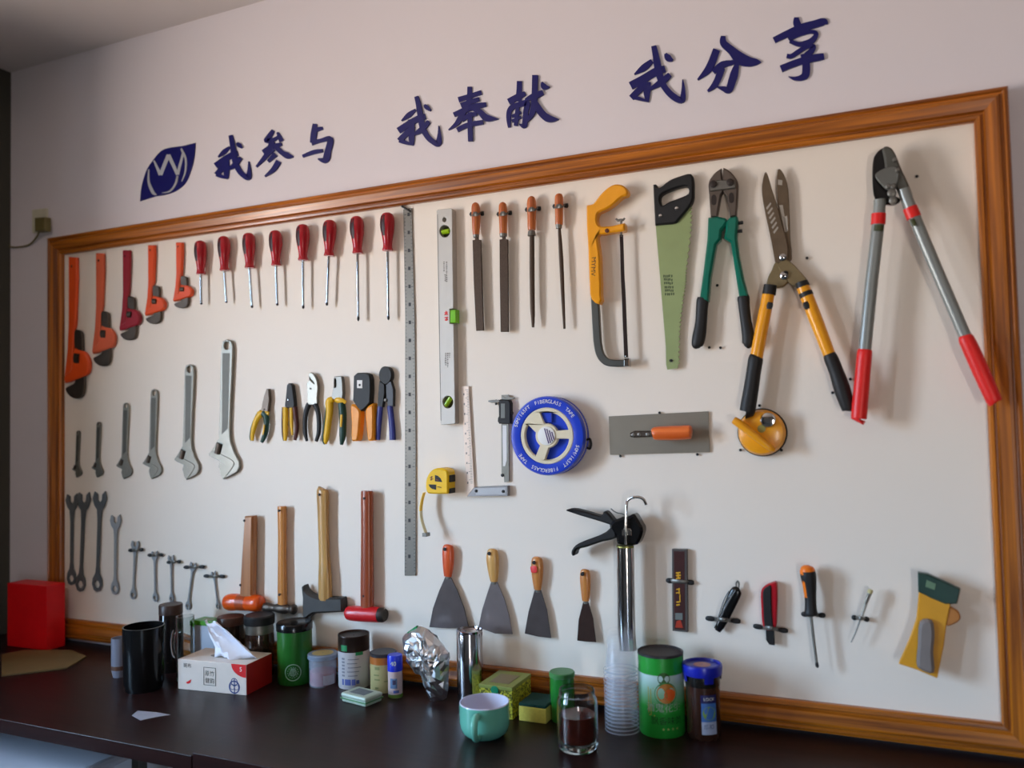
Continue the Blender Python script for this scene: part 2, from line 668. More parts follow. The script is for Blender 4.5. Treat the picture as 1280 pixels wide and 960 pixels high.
# ---------------------------------------------------------------- wall lettering (raised brush characters) and emblem
def character(label, f, lst, group='raised navy characters on the wall'):
    st = [[(p[0], p[1], p[2] * 1.12) for p in f(*s)] for s in lst]
    o = strokes('wall_character', st, -.0118, -.0085, NAVY)
    tag(o, label, 'lettering', group)
    return o
WO = [[(352, 322, 14), (250, 405, 34), (140, 492, 8)], [(92, 640, 42), (270, 525, 42), (400, 455, 42), (500, 425, 36)],
      [(285, 470, 44), (295, 620, 36), (290, 760, 38), (300, 855, 20)], [(105, 790, 36), (250, 645, 36), (335, 580, 12)],
      [(105, 785, 26), (200, 815, 26), (312, 852, 10)],
      [(362, 125, 26), (395, 250, 34), (420, 400, 38), (455, 590, 38), (530, 730, 36), (620, 810, 36), (690, 828, 40), (706, 700, 22), (698, 565, 5)],
      [(552, 500, 26), (430, 630, 36), (325, 695, 16)], [(485, 250, 14), (520, 290, 30), (575, 335, 12)]]
character('navy character 我 opening the middle phrase 我奉献', Z(490, 110, 12), WO)
fa = lambda *s: [(255 + (100 + (p[0] - 80) * 330 / 640) / 7.53, 150 + (140 + (p[1] - 120) * 420 / 750) / 7.53, p[2] * .6 / 7.53) for p in s]
character('navy character 我 opening the left phrase, next to the leaf emblem', fa, WO)
character('navy character 参 in the middle of the left phrase', Z(255, 150, 7.53),
          [[(650, 95, 14), (615, 150, 22), (585, 195, 20), (650, 185, 16), (715, 150, 12)], [(690, 115, 10), (728, 200, 20)],
           [(555, 305, 22), (630, 255, 22), (730, 225, 14)], [(640, 200, 24), (600, 310, 22), (490, 440, 8)],
           [(670, 250, 20), (730, 305, 20), (785, 335, 26), (835, 345, 6)], [(650, 270, 20), (590, 330, 12)],
           [(670, 320, 22), (600, 390, 12)], [(700, 385, 22), (650, 465, 20), (570, 530, 6)]])
character('navy character 与 closing the left phrase', Z(255, 150, 7.53),
          [[(1042, 35, 18), (1032, 130, 26), (1020, 215, 22)], [(1040, 95, 18), (1080, 84, 16), (1115, 75, 12)],
           [(1010, 215, 22), (1100, 192, 16), (1185, 180, 24), (1165, 290, 26), (1140, 375, 28), (1070, 365, 6)],
           [(925, 340, 12), (1030, 302, 18), (1115, 288, 14)]])
character('navy character 奉 between 我 and 献, in the centre of the middle phrase', Z(555, 100, 12),
          [[(383, 100, 30), (380, 250, 34), (360, 400, 40)], [(215, 295, 36), (350, 252, 32), (558, 185, 30)],
           [(250, 380, 34), (380, 332, 32), (528, 285, 28)], [(145, 520, 30), (330, 440, 36), (480, 392, 40), (630, 365, 28)],
           [(340, 390, 40), (265, 520, 36), (190, 650, 30), (65, 748, 6)],
           [(440, 410, 42), (540, 480, 38), (620, 560, 46), (700, 578, 36), (815, 582, 4)],
           [(265, 600, 26), (370, 532, 30), (490, 505, 26)], [(195, 748, 30), (350, 675, 32), (585, 630, 30)],
           [(385, 480, 30), (388, 700, 32), (395, 918, 32)]])
character('navy character 献 closing the middle phrase', Z(625, 85, 12),
          [[(290, 195, 34), (285, 350, 36), (270, 500, 42)], [(125, 505, 40), (270, 430, 42), (378, 378, 28)],
           [(235, 545, 40), (145, 630, 34), (128, 760, 30), (138, 890, 18)],
           [(225, 570, 36), (330, 535, 38), (405, 525, 40), (388, 640, 34), (376, 760, 34), (358, 868, 34), (285, 838, 6)],
           [(175, 725, 20), (315, 660, 16)], [(175, 795, 20), (315, 735, 16)], [(262, 590, 24), (250, 720, 30), (232, 865, 24)],
           [(375, 475, 16), (500, 425, 42), (645, 362, 32)], [(524, 105, 38), (520, 300, 38), (510, 520, 40), (478, 680, 36), (400, 795, 16)],
           [(515, 500, 36), (570, 605, 46), (650, 705, 48), (720, 752, 50), (800, 768, 34), (875, 765, 5)],
           [(628, 208, 12), (660, 278, 40), (742, 282, 5)]])
character('navy character 我 opening the right phrase 我分享', Z(780, 50, 11.294),
          [[(395, 292, 26), (280, 390, 42), (145, 485, 8)], [(92, 645, 50), (280, 545, 50), (450, 445, 50), (580, 405, 42)],
           [(335, 590, 40), (322, 720, 44), (328, 870, 20)], [(100, 815, 36), (250, 670, 38), (345, 600, 12)],
           [(125, 805, 22), (220, 828, 22), (350, 868, 8)],
           [(418, 80, 32), (450, 230, 40), (480, 400, 46), (520, 560, 42), (590, 690, 40), (700, 800, 42), (815, 845, 38), (836, 720, 26), (828, 555, 6)],
           [(648, 485, 30), (530, 590, 42), (360, 695, 16)], [(585, 190, 18), (622, 250, 42), (685, 285, 16)]])
character('navy character 分 in the middle of the phrase 我分享', Z(865, 35, 10.667),
          [[(328, 285, 42), (262, 460, 44), (200, 570, 40), (75, 690, 10)],
           [(415, 105, 26), (420, 200, 42), (530, 300, 50), (640, 405, 72), (760, 448, 58), (860, 452, 36), (920, 453, 4)],
           [(280, 585, 30), (400, 492, 40), (520, 462, 30), (598, 452, 20), (565, 600, 46), (535, 700, 46), (490, 822, 40), (420, 808, 30), (330, 782, 6)],
           [(395, 530, 42), (342, 680, 38), (290, 770, 34), (208, 842, 12)]])
character('navy character 享 closing the right phrase', Z(960, 15, 10.667),
          [[(380, 70, 28), (385, 150, 46), (425, 205, 36)], [(80, 375, 36), (250, 292, 40), (450, 208, 46), (620, 162, 46), (745, 128, 42), (798, 155, 8)],
           [(275, 365, 22), (340, 325, 28), (450, 282, 30), (570, 262, 22), (645, 285, 24), (590, 375, 34), (500, 410, 28), (410, 428, 28), (290, 385, 22)],
           [(250, 582, 26), (310, 588, 26), (400, 530, 28), (520, 458, 28), (610, 458, 26), (570, 525, 34), (500, 575, 30)],
           [(485, 555, 50), (508, 700, 46), (500, 830, 46), (440, 876, 34), (350, 885, 20), (272, 858, 3)],
           [(172, 755, 40), (330, 692, 40), (480, 642, 40), (640, 607, 44), (748, 588, 36)]])
lg = Z(165, 170, 11.29)
emblem = thing('wall_emblem', 'navy leaf-shaped emblem with a white zigzag W and arcs', 'emblem', at(206, 215, -.01))
plate('emblem_plate', spline(lg((890, 95), (885, 200), (870, 320), (830, 480), (755, 655), (640, 760), (500, 820), (330, 850)), 4)
      + spline(lg((110, 920), (130, 720), (190, 510), (270, 370), (400, 215), (520, 165), (700, 140)), 4), -.0118, -.0085, NAVY, emblem)
strokes('emblem_mark', [lg(*s) for s in (
    [(308, 345, 10), (400, 548, 26)], [(400, 548, 26), (515, 265, 26)], [(515, 265, 26), (642, 545, 22)], [(642, 545, 20), (722, 235, 16)],
    [(690, 180, 12), (755, 320, 14), (752, 500, 12), (700, 640, 6)], [(235, 470, 6), (232, 640, 16), (290, 790, 22), (340, 830, 8)],
    [(640, 560, 12), (610, 680, 14), (530, 780, 10), (420, 800, 4)])], -.0085, -.0080, mat('pale_grey_print', (170, 172, 178), .5), emblem, 4)

# wall socket with its cord, high on the left
sk = thing('wall_socket', 'small wall socket with a plug, left of the board', 'socket', at(48, 276, -.012))
plate('face_plate', [(40, 262), (58, 260), (58, 290), (40, 291)], -.0118, -.004, mat('socket_plate', (206, 202, 180), .4), sk, bev=.002)
plate('plug', [(43, 272), (56, 271), (56, 288), (43, 289)], -.004, .02, mat('plug_brown', (110, 100, 60), .5), sk, bev=.003)
tube3('cord', [at(49, 288, .005), at(46, 296, .0), at(36, 306, -.006), at(20, 309, -.008), at(12, 308, -.008)], .003, mat('plug_brown', ()), sk)

# ---------------------------------------------------------------- pipe wrenches
pwp = Z(195, 295, 9.6)
def make_pipe_wrench(paint):
    r = thing('pipe_wrench', '', 'wrench', at(223.5, 302, .0))
    plate('handle', pwp((235, 75), (310, 75), (312, 200), (300, 440), (285, 500), (275, 600), (270, 700), (260, 775), (205, 785), (202, 740),
                        (225, 600), (235, 450)), .003, .013, paint, r, bev=.003)
    plate('hook_jaw', spline(pwp((290, 500), (315, 480), (355, 490), (365, 520), (368, 600), (380, 700), (382, 800), (360, 850), (300, 866),
                                 (240, 850), (212, 815), (270, 790), (300, 760), (295, 640)), 3, True), .004, .012, DARKST, r, bev=.002)
    plate('housing', spline(pwp((285, 590), (320, 590), (380, 600), (420, 650), (410, 710), (370, 735), (290, 760), (205, 780), (205, 735),
                                (260, 700)), 3, True), .003, .016, paint, r, bev=.003)
    sweep('adjusting_nut', pwp((300, 640, 30), (345, 640, 30)), .013, DARKST, r, n=12, k=1)
    sweep('hang_screw', [(*pwp((262, 125))[0], .9, .018), (*pwp((264, 125))[0], .9, .018)], .02, BLACK, r, k=1)
    return r
OR2 = mat('salmon_orange_paint', (214, 96, 60), .45, var=.08)
DRED = mat('dark_red_paint', (150, 20, 38), .42, var=.08)
pw = make_pipe_wrench(ORANGE)
base_len = (at(223.5, 302) - at(226, 385)).length
tops = [((223.5, 302), (226, 385), ORANGE, 'smallest orange pipe wrench, beside the first red screwdriver'),
        ((188.5, 305), (193.5, 404), ORANGE, 'second smallest orange pipe wrench, right of the dark red one'),
        ((157, 311), (162.5, 424), DRED, 'dark red pipe wrench hanging among the orange ones'),
        ((123.5, 314), (128.5, 456), OR2, 'large faded salmon-orange pipe wrench, second from the frame'),
        ((89.5, 318), (93.5, 496), ORANGE, 'largest orange pipe wrench, hanging at the left frame rail')]
for i, (a, b, m_, lab) in enumerate(tops):
    o = pw if i == 0 else copy_tree(pw, None, {'orange_paint': m_})
    s = (at(*a) - at(*b)).length / base_len
    p = at(*a)
    o.location = (p.x, -.0, p.z)
    o.scale = (1 + (s - 1) * .42, 1.0, s)
    tag(o, lab, 'wrench', 'pipe wrenches in the top row')

# ---------------------------------------------------------------- adjustable wrenches
aw = Z(140, 400, 4.361)
def make_adjustable():
    r = thing('adjustable_wrench', '', 'wrench', at(283.3, 424, 0))
    hole = [at(283.2 + 3.9 * math.cos(t), 432 + 5.2 * math.sin(t)) for t in [math.pi * 2 * i / 14 for i in range(14)]]
    hole_px = [(283.2 + 3.3 * math.cos(math.pi * 2 * i / 14), 432 + 5 * math.sin(math.pi * 2 * i / 14)) for i in range(14)]
    out_ = aw((625, 105), (650, 115), (658, 145), (655, 250), (645, 450), (640, 600), (645, 660), (665, 720), (692, 770), (694, 800),
              (680, 830), (645, 850), (605, 868), (592, 850), (580, 800), (588, 770), (570, 755), (525, 735), (548, 700), (580, 645),
              (585, 500), (590, 250), (594, 145), (602, 115))
    plate('body', out_, .003, .012, STEEL, r, holes=[hole_px], bev=.0022)
    plate('handle_recess', aw((602, 180), (642, 180), (632, 590), (598, 625)), .0118, .0124, mat('recess_steel', (92, 90, 84), .5, .7), r, bev=.0003)
    plate('movable_jaw', spline(aw((528, 738), (550, 715), (600, 735), (660, 770), (655, 805), (605, 866), (625, 800), (590, 770)), 3, True), .006, .0138,
          STEEL, r, bev=.001)
    sweep('adjusting_knurl', aw((592, 672, 22), (578, 728, 22)), .0095, DARKST, r, n=16, k=1)
    return r
aj = make_adjustable()
al = (at(283.3, 424) - at(277, 599)).length
for i, (a, b, lab) in enumerate([
        ((283.3, 424), (277, 599), 'largest adjustable wrench, at the right end of its row'),
        ((236.5, 455), (229.5, 599.5), 'second largest adjustable wrench, left of the largest one'),
        ((192.7, 486), (191.5, 599), 'medium steel adjustable wrench, third from the right in its row'),
        ((157.5, 503), (157, 599), 'small adjustable wrench, third from the left of its row'),
        ((124, 527), (124, 597), 'very small adjustable wrench, second from the left frame rail'),
        ((98.5, 538), (98.5, 597), 'tiniest adjustable wrench, nearest to the left frame rail')]):
    o = aj if i == 0 else copy_tree(aj)
    s = (at(*a) - at(*b)).length / al
    o.location = at(*a)
    o.scale = (s, max(s, .6), s)
    tag(o, lab, 'wrench', 'adjustable wrenches in the middle row')

# ---------------------------------------------------------------- open-ended spanners, lower left
def make_spanner(n_, L=.2):
    """combination spanner hanging from its fork, ring below; built L tall with its top at the origin"""
    r = thing(n_, '', 'spanner', (0, 0, 0))
    k = L / .2
    lp = [(-.016, 0), (-.007, -.004), (-.006, -.016), (.0, -.021), (.006, -.016), (.007, -.004), (.015, .003), (.020, -.012), (.014, -.028), (.007, -.036),
          (.0045, -.06), (.004, -.15), (.006, -.165)]
    rp = [(.006, -.165), (.013, -.176), (.0145, -.188), (.009, -.199), (0, -.202), (-.009, -.199), (-.0145, -.188), (-.013, -.176), (-.006, -.165)]
    lp2 = [(-.004, -.15), (-.0045, -.06), (-.007, -.036), (-.015, -.028), (-.021, -.014)]
    out_ = [(x * k, z * k) for x, z in lp + rp[1:] + lp2]
    hl = [(.0085 * math.cos(t) * k, (-.187 + .0085 * math.sin(t)) * k) for t in [math.pi / 3 * i for i in range(6)]]
    slab('body', out_, [hl], .004, .010, mat('spanner_steel', (146, 150, 152), .42, .1), r, .0012)
    return r
sp = make_spanner('combination_spanner')
sp['group'] = 'spanners at the lower left'
SPD = mat('dark_spanner_steel', (88, 92, 94), .5, .1, var=.15)
lst = [((92, 618), (91, 730), 1.5, True, 'dark spanner closest to the left frame rail, longest of its row'),
       ((107, 616), (102, 738), 1.35, True, 'long dark spanner, second from the left frame rail'),
       ((127, 615), (123, 738), 1.35, True, 'long dark spanner, third from the left frame rail'),
       ((146.5, 644), (145.5, 742), 1.2, False, 'long grey spanner without a clip, beside the clipped row'),
       ((171, 676), (168, 748), 1.1, False, 'grey spanner in the leftmost wall clip'),
       ((195, 689), (196, 751), 1.0, False, 'grey spanner in the second wall clip from the left'),
       ((215.5, 694), (216.5, 752), .9, False, 'bright spanner in the middle wall clip, above the dark jar'),
       ((243.5, 703), (236, 761), .9, False, 'leaning spanner in the fourth wall clip, above the clear mug'),
       ((268.5, 714), (274.5, 760), .8, False, 'smallest spanner, in the clip next to the orange mallet')]
for i, (a, b, wf, dark, lab) in enumerate(lst):
    o = sp if i == 0 else copy_tree(sp)
    ch = [x for x in bpy.data.objects if x.parent == o][0]
    ch.data = ch.data.copy()
    ch.data.materials[0] = SPD if dark else MATS['spanner_steel']
    pa, pb = at(*a), at(*b)
    s = (pa - pb).length / .2
    o.location = pa
    o.scale = (s * (.82 + .12 * wf), .8, s)
    dx, dz = pb.x - pa.x, pb.z - pa.z
    o.rotation_euler = (0, math.atan2(-dx, -dz) if False else math.atan2(dx, -dz) * -1, 0)
    tag(o, lab, 'spanner', 'spanners at the lower left')
for u0, v0, u1, v1 in ((161, 688, 179, 687), (185, 694, 204, 693.5), (209, 703, 226, 702), (230, 709, 256, 708.5), (255, 720, 281, 720.5)):
    clip(u0, v0, u1, v1, .018, hw=1.7, endhw=2.2)

# ---------------------------------------------------------------- red screwdrivers
sdz = Z(230, 250, 4.414)
DARKRED = mat('screwdriver_grip_black', (48, 14, 18), .5, var=.2)
names = ['first red screwdriver, beside the smallest pipe wrench', 'second red screwdriver from the pipe wrenches',
         'third red screwdriver from the pipe wrenches', 'fourth red screwdriver from the pipe wrenches',
         'fourth red screwdriver from the steel ruler', 'third red screwdriver from the steel ruler, tip leaning left',
         'red screwdriver with the longest shaft, second from the steel ruler', 'last red screwdriver, next to the long steel ruler']
for i, (a, b, c) in enumerate([((90, 225), (93, 410), (95, 577)), ((220, 200), (223, 390), (234, 568)), ((357, 182), (362, 375), (376, 596)),
                               ((505, 168), (508, 362), (515, 583)), ((655, 135), (657, 333), (658, 600)), ((805, 110), (800, 308), (788, 583)),
                               ((953, 90), (958, 295), (962, 668)), ((1122, 70), (1124, 280), (1128, 662))]):
    hw = 35 + i * .7
    L = lambda t: (a[0] + (b[0] - a[0]) * t, a[1] + (b[1] - a[1]) * t)
    p = sdz(a)[0]
    r = thing('screwdriver', names[i], 'screwdriver', at(*p), 'red screwdrivers in the top row')
    pr = [(0, .25), (.02, .55), (.07, .82), (.18, .99), (.35, 1), (.52, .9), (.7, .72), (.85, .64), (.93, .68), (.97, .76), (1, .7)]
    sweep('handle', sdz(*[(*L(t), hw * f) for t, f in pr]), .021, RED, r, n=18, k=3)
    sweep('grip_panel', sdz(*[(*L(t), hw * f * 1.012) for t, f in [(.04, .66), (.10, .88), (.22, 1.0), (.38, 1.0), (.52, .9)]]), .021, DARKRED, r, n=6, k=3,
          arc=(22, 100))
    sweep('grip_panel', sdz(*[(*L(t), hw * f * 1.012) for t, f in [(.50, .915), (.56, .87), (.62, .80)]]), .021, DARKRED, r, n=6, k=3, arc=(60, 96))
    t0 = sdz((b[0], b[1], 8))[0]
    t1 = sdz((c[0] + (b[0] - c[0]) * .06, c[1] + (b[1] - c[1]) * .06, 7))[0]
    sweep('shaft', [(*t0, .021), (*t1, .021)], .021, CHROME, r, n=10, k=1)
    sweep('tip', [(*t1[:2], 1.6, .021), (*sdz((c[0] + (b[0] - c[0]) * .03, c[1] + (b[1] - c[1]) * .03))[0], 1.7, .021), (*sdz(c)[0], .8, .021)], .021, BLACK, r, n=8, k=1)

# ---------------------------------------------------------------- pliers
pz = Z(300, 440, 5.818)
YG = mat('plier_yellow', (226, 176, 20), .4, var=.08)
DG = mat('plier_dark_green', (16, 62, 52), .45, var=.1)
BRN = mat('plier_brown', (78, 30, 20), .5, var=.1)
BLU = mat('plier_blue', (40, 46, 120), .45, var=.1)
ORP = mat('plier_orange', (240, 150, 24), .4, var=.06)
GP = 'pliers in the middle row'
def pl(lab, p):
    return thing('pliers', lab, 'pliers', at(*pz(p)[0]), GP)
r = pl('small long-nose pliers with yellow and green grips, tilted', (190, 268))
plate('jaws', pz((190, 268), (207, 268), (212, 350), (203, 430), (190, 440), (150, 438), (158, 380), (172, 320)), .006, .016, DARKST, r, bev=.002)
sweep('jaw_pivot', [(*pz((176, 415, 12))[0], .014), (*pz((176, 419, 12))[0], .018)], .016, SATIN, r, k=1)
sweep('grip', pz((160, 440, 24), (128, 478, 22), (104, 540, 20), (92, 600, 17), (88, 645, 12)), .013, YG, r, ky=.7)
sweep('grip_back', pz((128, 452, 10), (104, 500, 9), (84, 560, 9), (76, 620, 8), (82, 645, 6)), .014, DG, r, ky=.9)
sweep('grip', pz((165, 445, 22), (188, 465, 24), (193, 530, 20), (182, 600, 19), (158, 655, 13)), .014, DG, r, ky=.7)
sweep('grip_inlay', pz((176, 530, 6), (172, 570, 6), (165, 600, 5)), .0235, YG, r, ky=.4)
sweep('collar', pz((130, 450, 14), (150, 442, 16), (208, 448, 14)), .015, YG, r, ky=.6)
r = pl('wire stripping pliers with black jaws and yellow-brown grips', (358, 225))
plate('jaws', pz((338, 240), (350, 226), (366, 226), (380, 242), (392, 330), (398, 392), (380, 410), (328, 408), (322, 390), (330, 320)), .006, .018, BLACK, r, bev=.003)
turn('jaw_pivot', at(*pz((350, 350))[0], .018), [(.003, .017), (.003, .0195), (.002, .02)], CHROME, r, 12)
sweep('grip', pz((330, 400, 20), (330, 500, 20), (330, 610, 17), (328, 645, 12)), .013, YG, r, ky=.7)
sweep('grip_back', pz((312, 402, 8), (309, 500, 8), (313, 600, 9), (322, 645, 8)), .013, BRN, r, ky=.9)
sweep('grip_inlay', pz((374, 405, 14), (374, 500, 12), (380, 605, 9)), .016, YG, r, ky=.7)
sweep('grip', pz((398, 400, 20), (408, 490, 18), (412, 560, 17), (400, 640, 13)), .013, BRN, r, ky=.8)
r = pl('chrome slip-joint pliers with plain black grips', (520, 150))
plate('jaws', spline(pz((497, 160), (520, 150), (548, 180), (560, 215), (566, 260), (560, 330), (556, 380), (492, 378), (488, 300), (484, 235), (500, 200)), 3, True),
      .006, .016, STEEL, r, holes=[spline(pz((505, 180), (515, 200), (530, 215), (540, 232), (520, 215), (508, 200)), 2, True)], bev=.002)
sweep('slot_pivot', [(*pz((508, 265, 9))[0], .015), (*pz((522, 268, 9))[0], .015)], .016, BLACK, r, ky=.4, k=1)
sweep('grip', pz((502, 378, 20), (482, 430, 19), (472, 510, 17), (475, 590, 16), (487, 648, 10)), .012, BLACK, r, ky=.7)
sweep('grip', pz((545, 378, 20), (566, 430, 18), (575, 510, 17), (572, 590, 16), (554, 648, 12)), .012, BLACK, r, ky=.7)
r = pl('combination pliers with square jaws and bulky green-yellow grips', (705, 178))
plate('jaws', pz((682, 178), (738, 176), (746, 240), (748, 300), (742, 345), (660, 345), (670, 290), (678, 240)), .006, .018, SATIN, r,
      holes=[spline(pz((686, 200), (694, 196), (698, 215), (696, 255), (686, 252)), 3, True)], bev=.002)
sweep('grip', pz((680, 345, 20), (652, 362, 30), (652, 430, 26), (640, 530, 24), (628, 620, 22), (620, 668, 12)), .014, YG, r, ky=.75)
sweep('grip_back', pz((632, 390, 8), (622, 480, 10), (612, 570, 11), (606, 640, 10), (618, 668, 9)), .015, DG, r, ky=1.1)
sweep('collar', pz((692, 350, 14), (725, 352, 24), (770, 366, 12)), .016, YG, r, ky=.7)
sweep('grip', pz((738, 370, 26), (746, 440, 28), (748, 530, 26), (746, 610, 24), (738, 674, 12)), .015, DG, r, ky=.8)
sweep('grip_inlay', pz((738, 455, 9), (736, 500, 9), (734, 545, 7)), .031, YG, r, ky=.5)
r = pl('crimping tool with a wide black head and orange grips', (880, 150))
plate('head', pz((824, 175), (850, 152), (912, 150), (938, 163), (948, 195), (950, 270), (944, 370), (905, 412), (876, 430), (848, 402), (818, 352), (822, 250)),
      .004, .024, BLACK, r, bev=.003)
plate('window', pz((850, 205), (888, 205), (888, 264), (850, 262)), .024, .0252, WHITE, r, bev=.0004)
turn('window_hole', at(*pz((871, 240))[0], .025), [(.0035, .025), (.0035, .0262), (.002, .0264)], BLACK, r, 12)
plate('grip', spline(pz((800, 395), (828, 384), (872, 432), (868, 530), (856, 635), (830, 648), (806, 636), (806, 520)), 3, True), .004, .027, ORP, r, bev=.005)
plate('grip', spline(pz((908, 422), (950, 380), (968, 386), (970, 520), (966, 632), (946, 646), (924, 636), (914, 530)), 3, True), .004, .027, ORP, r, bev=.005)
r = pl('compact bolt cutters with a dark head and navy grips', (1052, 105))
plate('jaws', spline(pz((1022, 118), (1052, 104), (1088, 118), (1104, 160), (1096, 205), (1060, 240), (1020, 215), (1006, 165)), 4, True), .005, .018, BLACK, r, bev=.003)
plate('arm', pz((1012, 210), (1050, 235), (1052, 300), (1036, 402), (998, 402), (1006, 260)), .005, .016, BLACK, r, bev=.002)
plate('arm', pz((1096, 208), (1116, 275), (1114, 395), (1072, 395), (1060, 320), (1058, 240)), .005, .016, mat('gunmetal', (58, 58, 60), .4, .6), r, bev=.002)
turn('jaw_pivot', at(*pz((1058, 350))[0], .018), [(.005, .01), (.005, .0185), (.003, .02)], SATIN, r, 14)
sweep('grip', pz((1020, 395, 22), (1012, 480, 22), (1006, 570, 20), (1003, 640, 17)), .011, BLU, r, ky=.6)
sweep('grip', pz((1090, 392, 21), (1100, 480, 22), (1108, 570, 23), (1110, 640, 24)), .011, BLU, r, ky=.6)

# ---------------------------------------------------------------- steel ruler
RUL = mat('ruler_steel', (116, 111, 103), .45, .8, var=.15, scale=25)
r = thing('steel_ruler', 'long steel ruler hanging upright next to the spirit level', 'ruler', at(509, 261))
plate('blade', [(504, 261.5), (514.6, 260), (518.4, 400), (519.6, 560), (519.6, 719.5), (505.6, 719.5), (506, 560), (506.4, 400)], .002, .0045, RUL, r, bev=.0004)
q = []
for i in range(100):
    v = 268 + i * 4.5
    u0 = 504.5 + (v - 262) * .0135 if v < 400 else 506.2 - (v - 400) * .002
    u1 = 514.8 + (v - 260) * .026 if v < 400 else 518.5 + (v - 400) * .0035
    l = 3.6 if i % 10 == 0 else 2.2
    q.append([(u0 + .4, v), (u0 + l, v), (u0 + l, v + .7), (u0 + .4, v + .7)])
    if i % 10 == 5 or i % 10 == 0:
        q.append([(u0 + 4.6, v - 2.2), (u0 + 7.6, v - 2.2), (u0 + 7.6, v + 2.2), (u0 + 4.6, v + 2.2)])
    q.append([(u1 - l, v), (u1 - .6, v), (u1 - .6, v + .6), (u1 - l, v + .6)])
marks('graduation', q, .0047, PRINT, r)
sweep('hook', [(502.5, 258, 1.3, .004), (506, 260, 1.3, .008), (513, 264.5, 1.2, .006)], .006, BLACK, r, n=8, k=3)

# ---------------------------------------------------------------- spirit level
r = thing('spirit_level', 'silver spirit level with green vials hanging upright', 'level', at(557, 262))
ALU = mat('level_aluminium', (190, 185, 177), .5, .35, var=.03)
circ = lambda u, v, ru, rv, n=22: [(u + ru * math.cos(2 * math.pi * i / n), v + rv * math.sin(2 * math.pi * i / n)) for i in range(n)]
plate('body', [(545.6, 263.5), (547, 262), (563.5, 260.2), (565, 262), (566.6, 385.5), (562, 386), (562, 404.5), (566.9, 405), (569, 529), (567.5, 530), (551.5, 531), (550.4, 529)],
      .0, .024, ALU, r, holes=[circ(555.9, 289, 6.6, 7.6), circ(559.8, 502.6, 6.4, 7.8), circ(555.4, 274.6, 2.2, 3)], bev=.0012)
VIAL = mat('green_vial', (150, 190, 20), .15, var=.05, coat=.5)
VIALC = mat('bright_green_vial', (120, 196, 20), .2, var=.05, coat=.5)
OLIVE = mat('vial_holder', (74, 70, 40), .4)
for u, v, ang in ((555.9, 289, 0), (559.8, 502.6, 1)):
    turn('vial_holder', at(u, v, .006), [(.0165, .001), (.0165, .006), (.012, .0065)], OLIVE, r, 24)
    if ang == 0:
        sweep('vial', [(u - 3, v + 1.5, 3.2, .014), (u + 6, v - .5, 3.2, .014)], .014, VIAL, r, n=12, k=1)
    else:
        sweep('vial', [(u - 3, v + 5, 3, .014), (u + 4, v - 6, 3, .014)], .014, VIAL, r, n=12, k=1)
plate('centre_vial', [(562.4, 387.5), (569.6, 386.8), (569.8, 403.5), (562.4, 403.6)], .002, .0235, VIALC, r, bev=.002)
marks('end_cap_line', [[(546.5, 268), (547.3, 268), (551.6, 526), (550.8, 526)]], .0242, mat('grey_print', (120, 116, 110), .6), r)
q = []
rnd = random.Random(3)
for cx, y0, y1 in ((555, 327, 340), (558.3, 327, 352), (556.5, 343, 351), (557, 441, 456), (559.6, 441, 458), (562, 441, 447)):
    y = y0
    while y < y1:
        h = rnd.uniform(1.0, 1.9)
        wd = rnd.uniform(.5, 1.1)
        q.append([(cx - wd, y), (cx + wd, y), (cx + wd, y + h), (cx - wd, y + h)])
        y += h + .8
marks('print', q, .0242, mat('grey_print', ()), r)
strokes('red_print', [[(555.5, 391, .5), (560, 390, .5)], [(557.6, 388.5, .5), (557.8, 394, .5)], [(557.5, 391, .4), (555.5, 394, .4)], [(557.8, 391, .4), (560, 393.5, .4)],
                      [(555.5, 397, .6), (560, 396.5, .6)], [(556, 400, .8), (559.6, 399.4, .8)], [(557.8, 396.5, .5), (557.9, 401, .5)]], .024, .0243, REDG, r, 3)

# ---------------------------------------------------------------- files
fz = Z(500, 240, 5.333)
FW = wood('file_handle_wood', (170, 78, 34), (214, 126, 62), 2, scale=1.4)
FST = mat('file_steel', (74, 60, 50), .5, .75, var=.25, scale=220)
GF = 'files held by clips in the top row'
def file_(lab, hp, blade, d=.018, flat=True, ferr=None):
    r = thing('hand_file', lab, 'file', at(*fz(hp[0][:2])[0]), GF)
    sweep('handle', fz(*hp), d, FW, r, n=16, k=4)
    if ferr:
        sweep('ferrule', fz(*ferr), d, SATIN, r, n=16, k=1)
    if flat:
        plate('blade', ribbon_loop(fz(*blade)), d - .004, d + .002, FST, r, bev=.0005)
    else:
        sweep('blade', fz(*blade), d, FST, r, n=8, k=2, ky=.8)
    return r
file_('wide flat file leaning right, next to the spirit level', [(502, 70, 8), (503, 82, 22), (505, 110, 29), (508, 180, 29), (507, 240, 26), (507, 285, 22)],
      [(509, 300, 10), (510, 317, 10), (510, 320, 27), (518, 600, 27), (531, 924, 24)], ferr=[(507, 285, 20), (508, 304, 19)])
file_('wide flat file hanging straight, second from the spirit level', [(685, 68, 8), (685, 80, 22), (686, 110, 28), (688, 180, 28), (689, 240, 26), (689, 280, 25)],
      [(690, 296, 9), (690, 313, 9), (690, 316, 27), (692, 600, 27), (695, 932, 25)], ferr=[(689, 278, 26), (689, 298, 24)])
file_('narrow half-round file tapering to a blunt end', [(877, 28, 8), (877, 42, 24), (877, 80, 31), (878, 160, 29), (878, 230, 28), (878, 255, 25)],
      [(880, 290, 17), (880, 500, 18), (883, 750, 17), (886, 830, 14), (887, 902, 9)], flat=False, ferr=[(877, 262, 24), (878, 292, 28)])
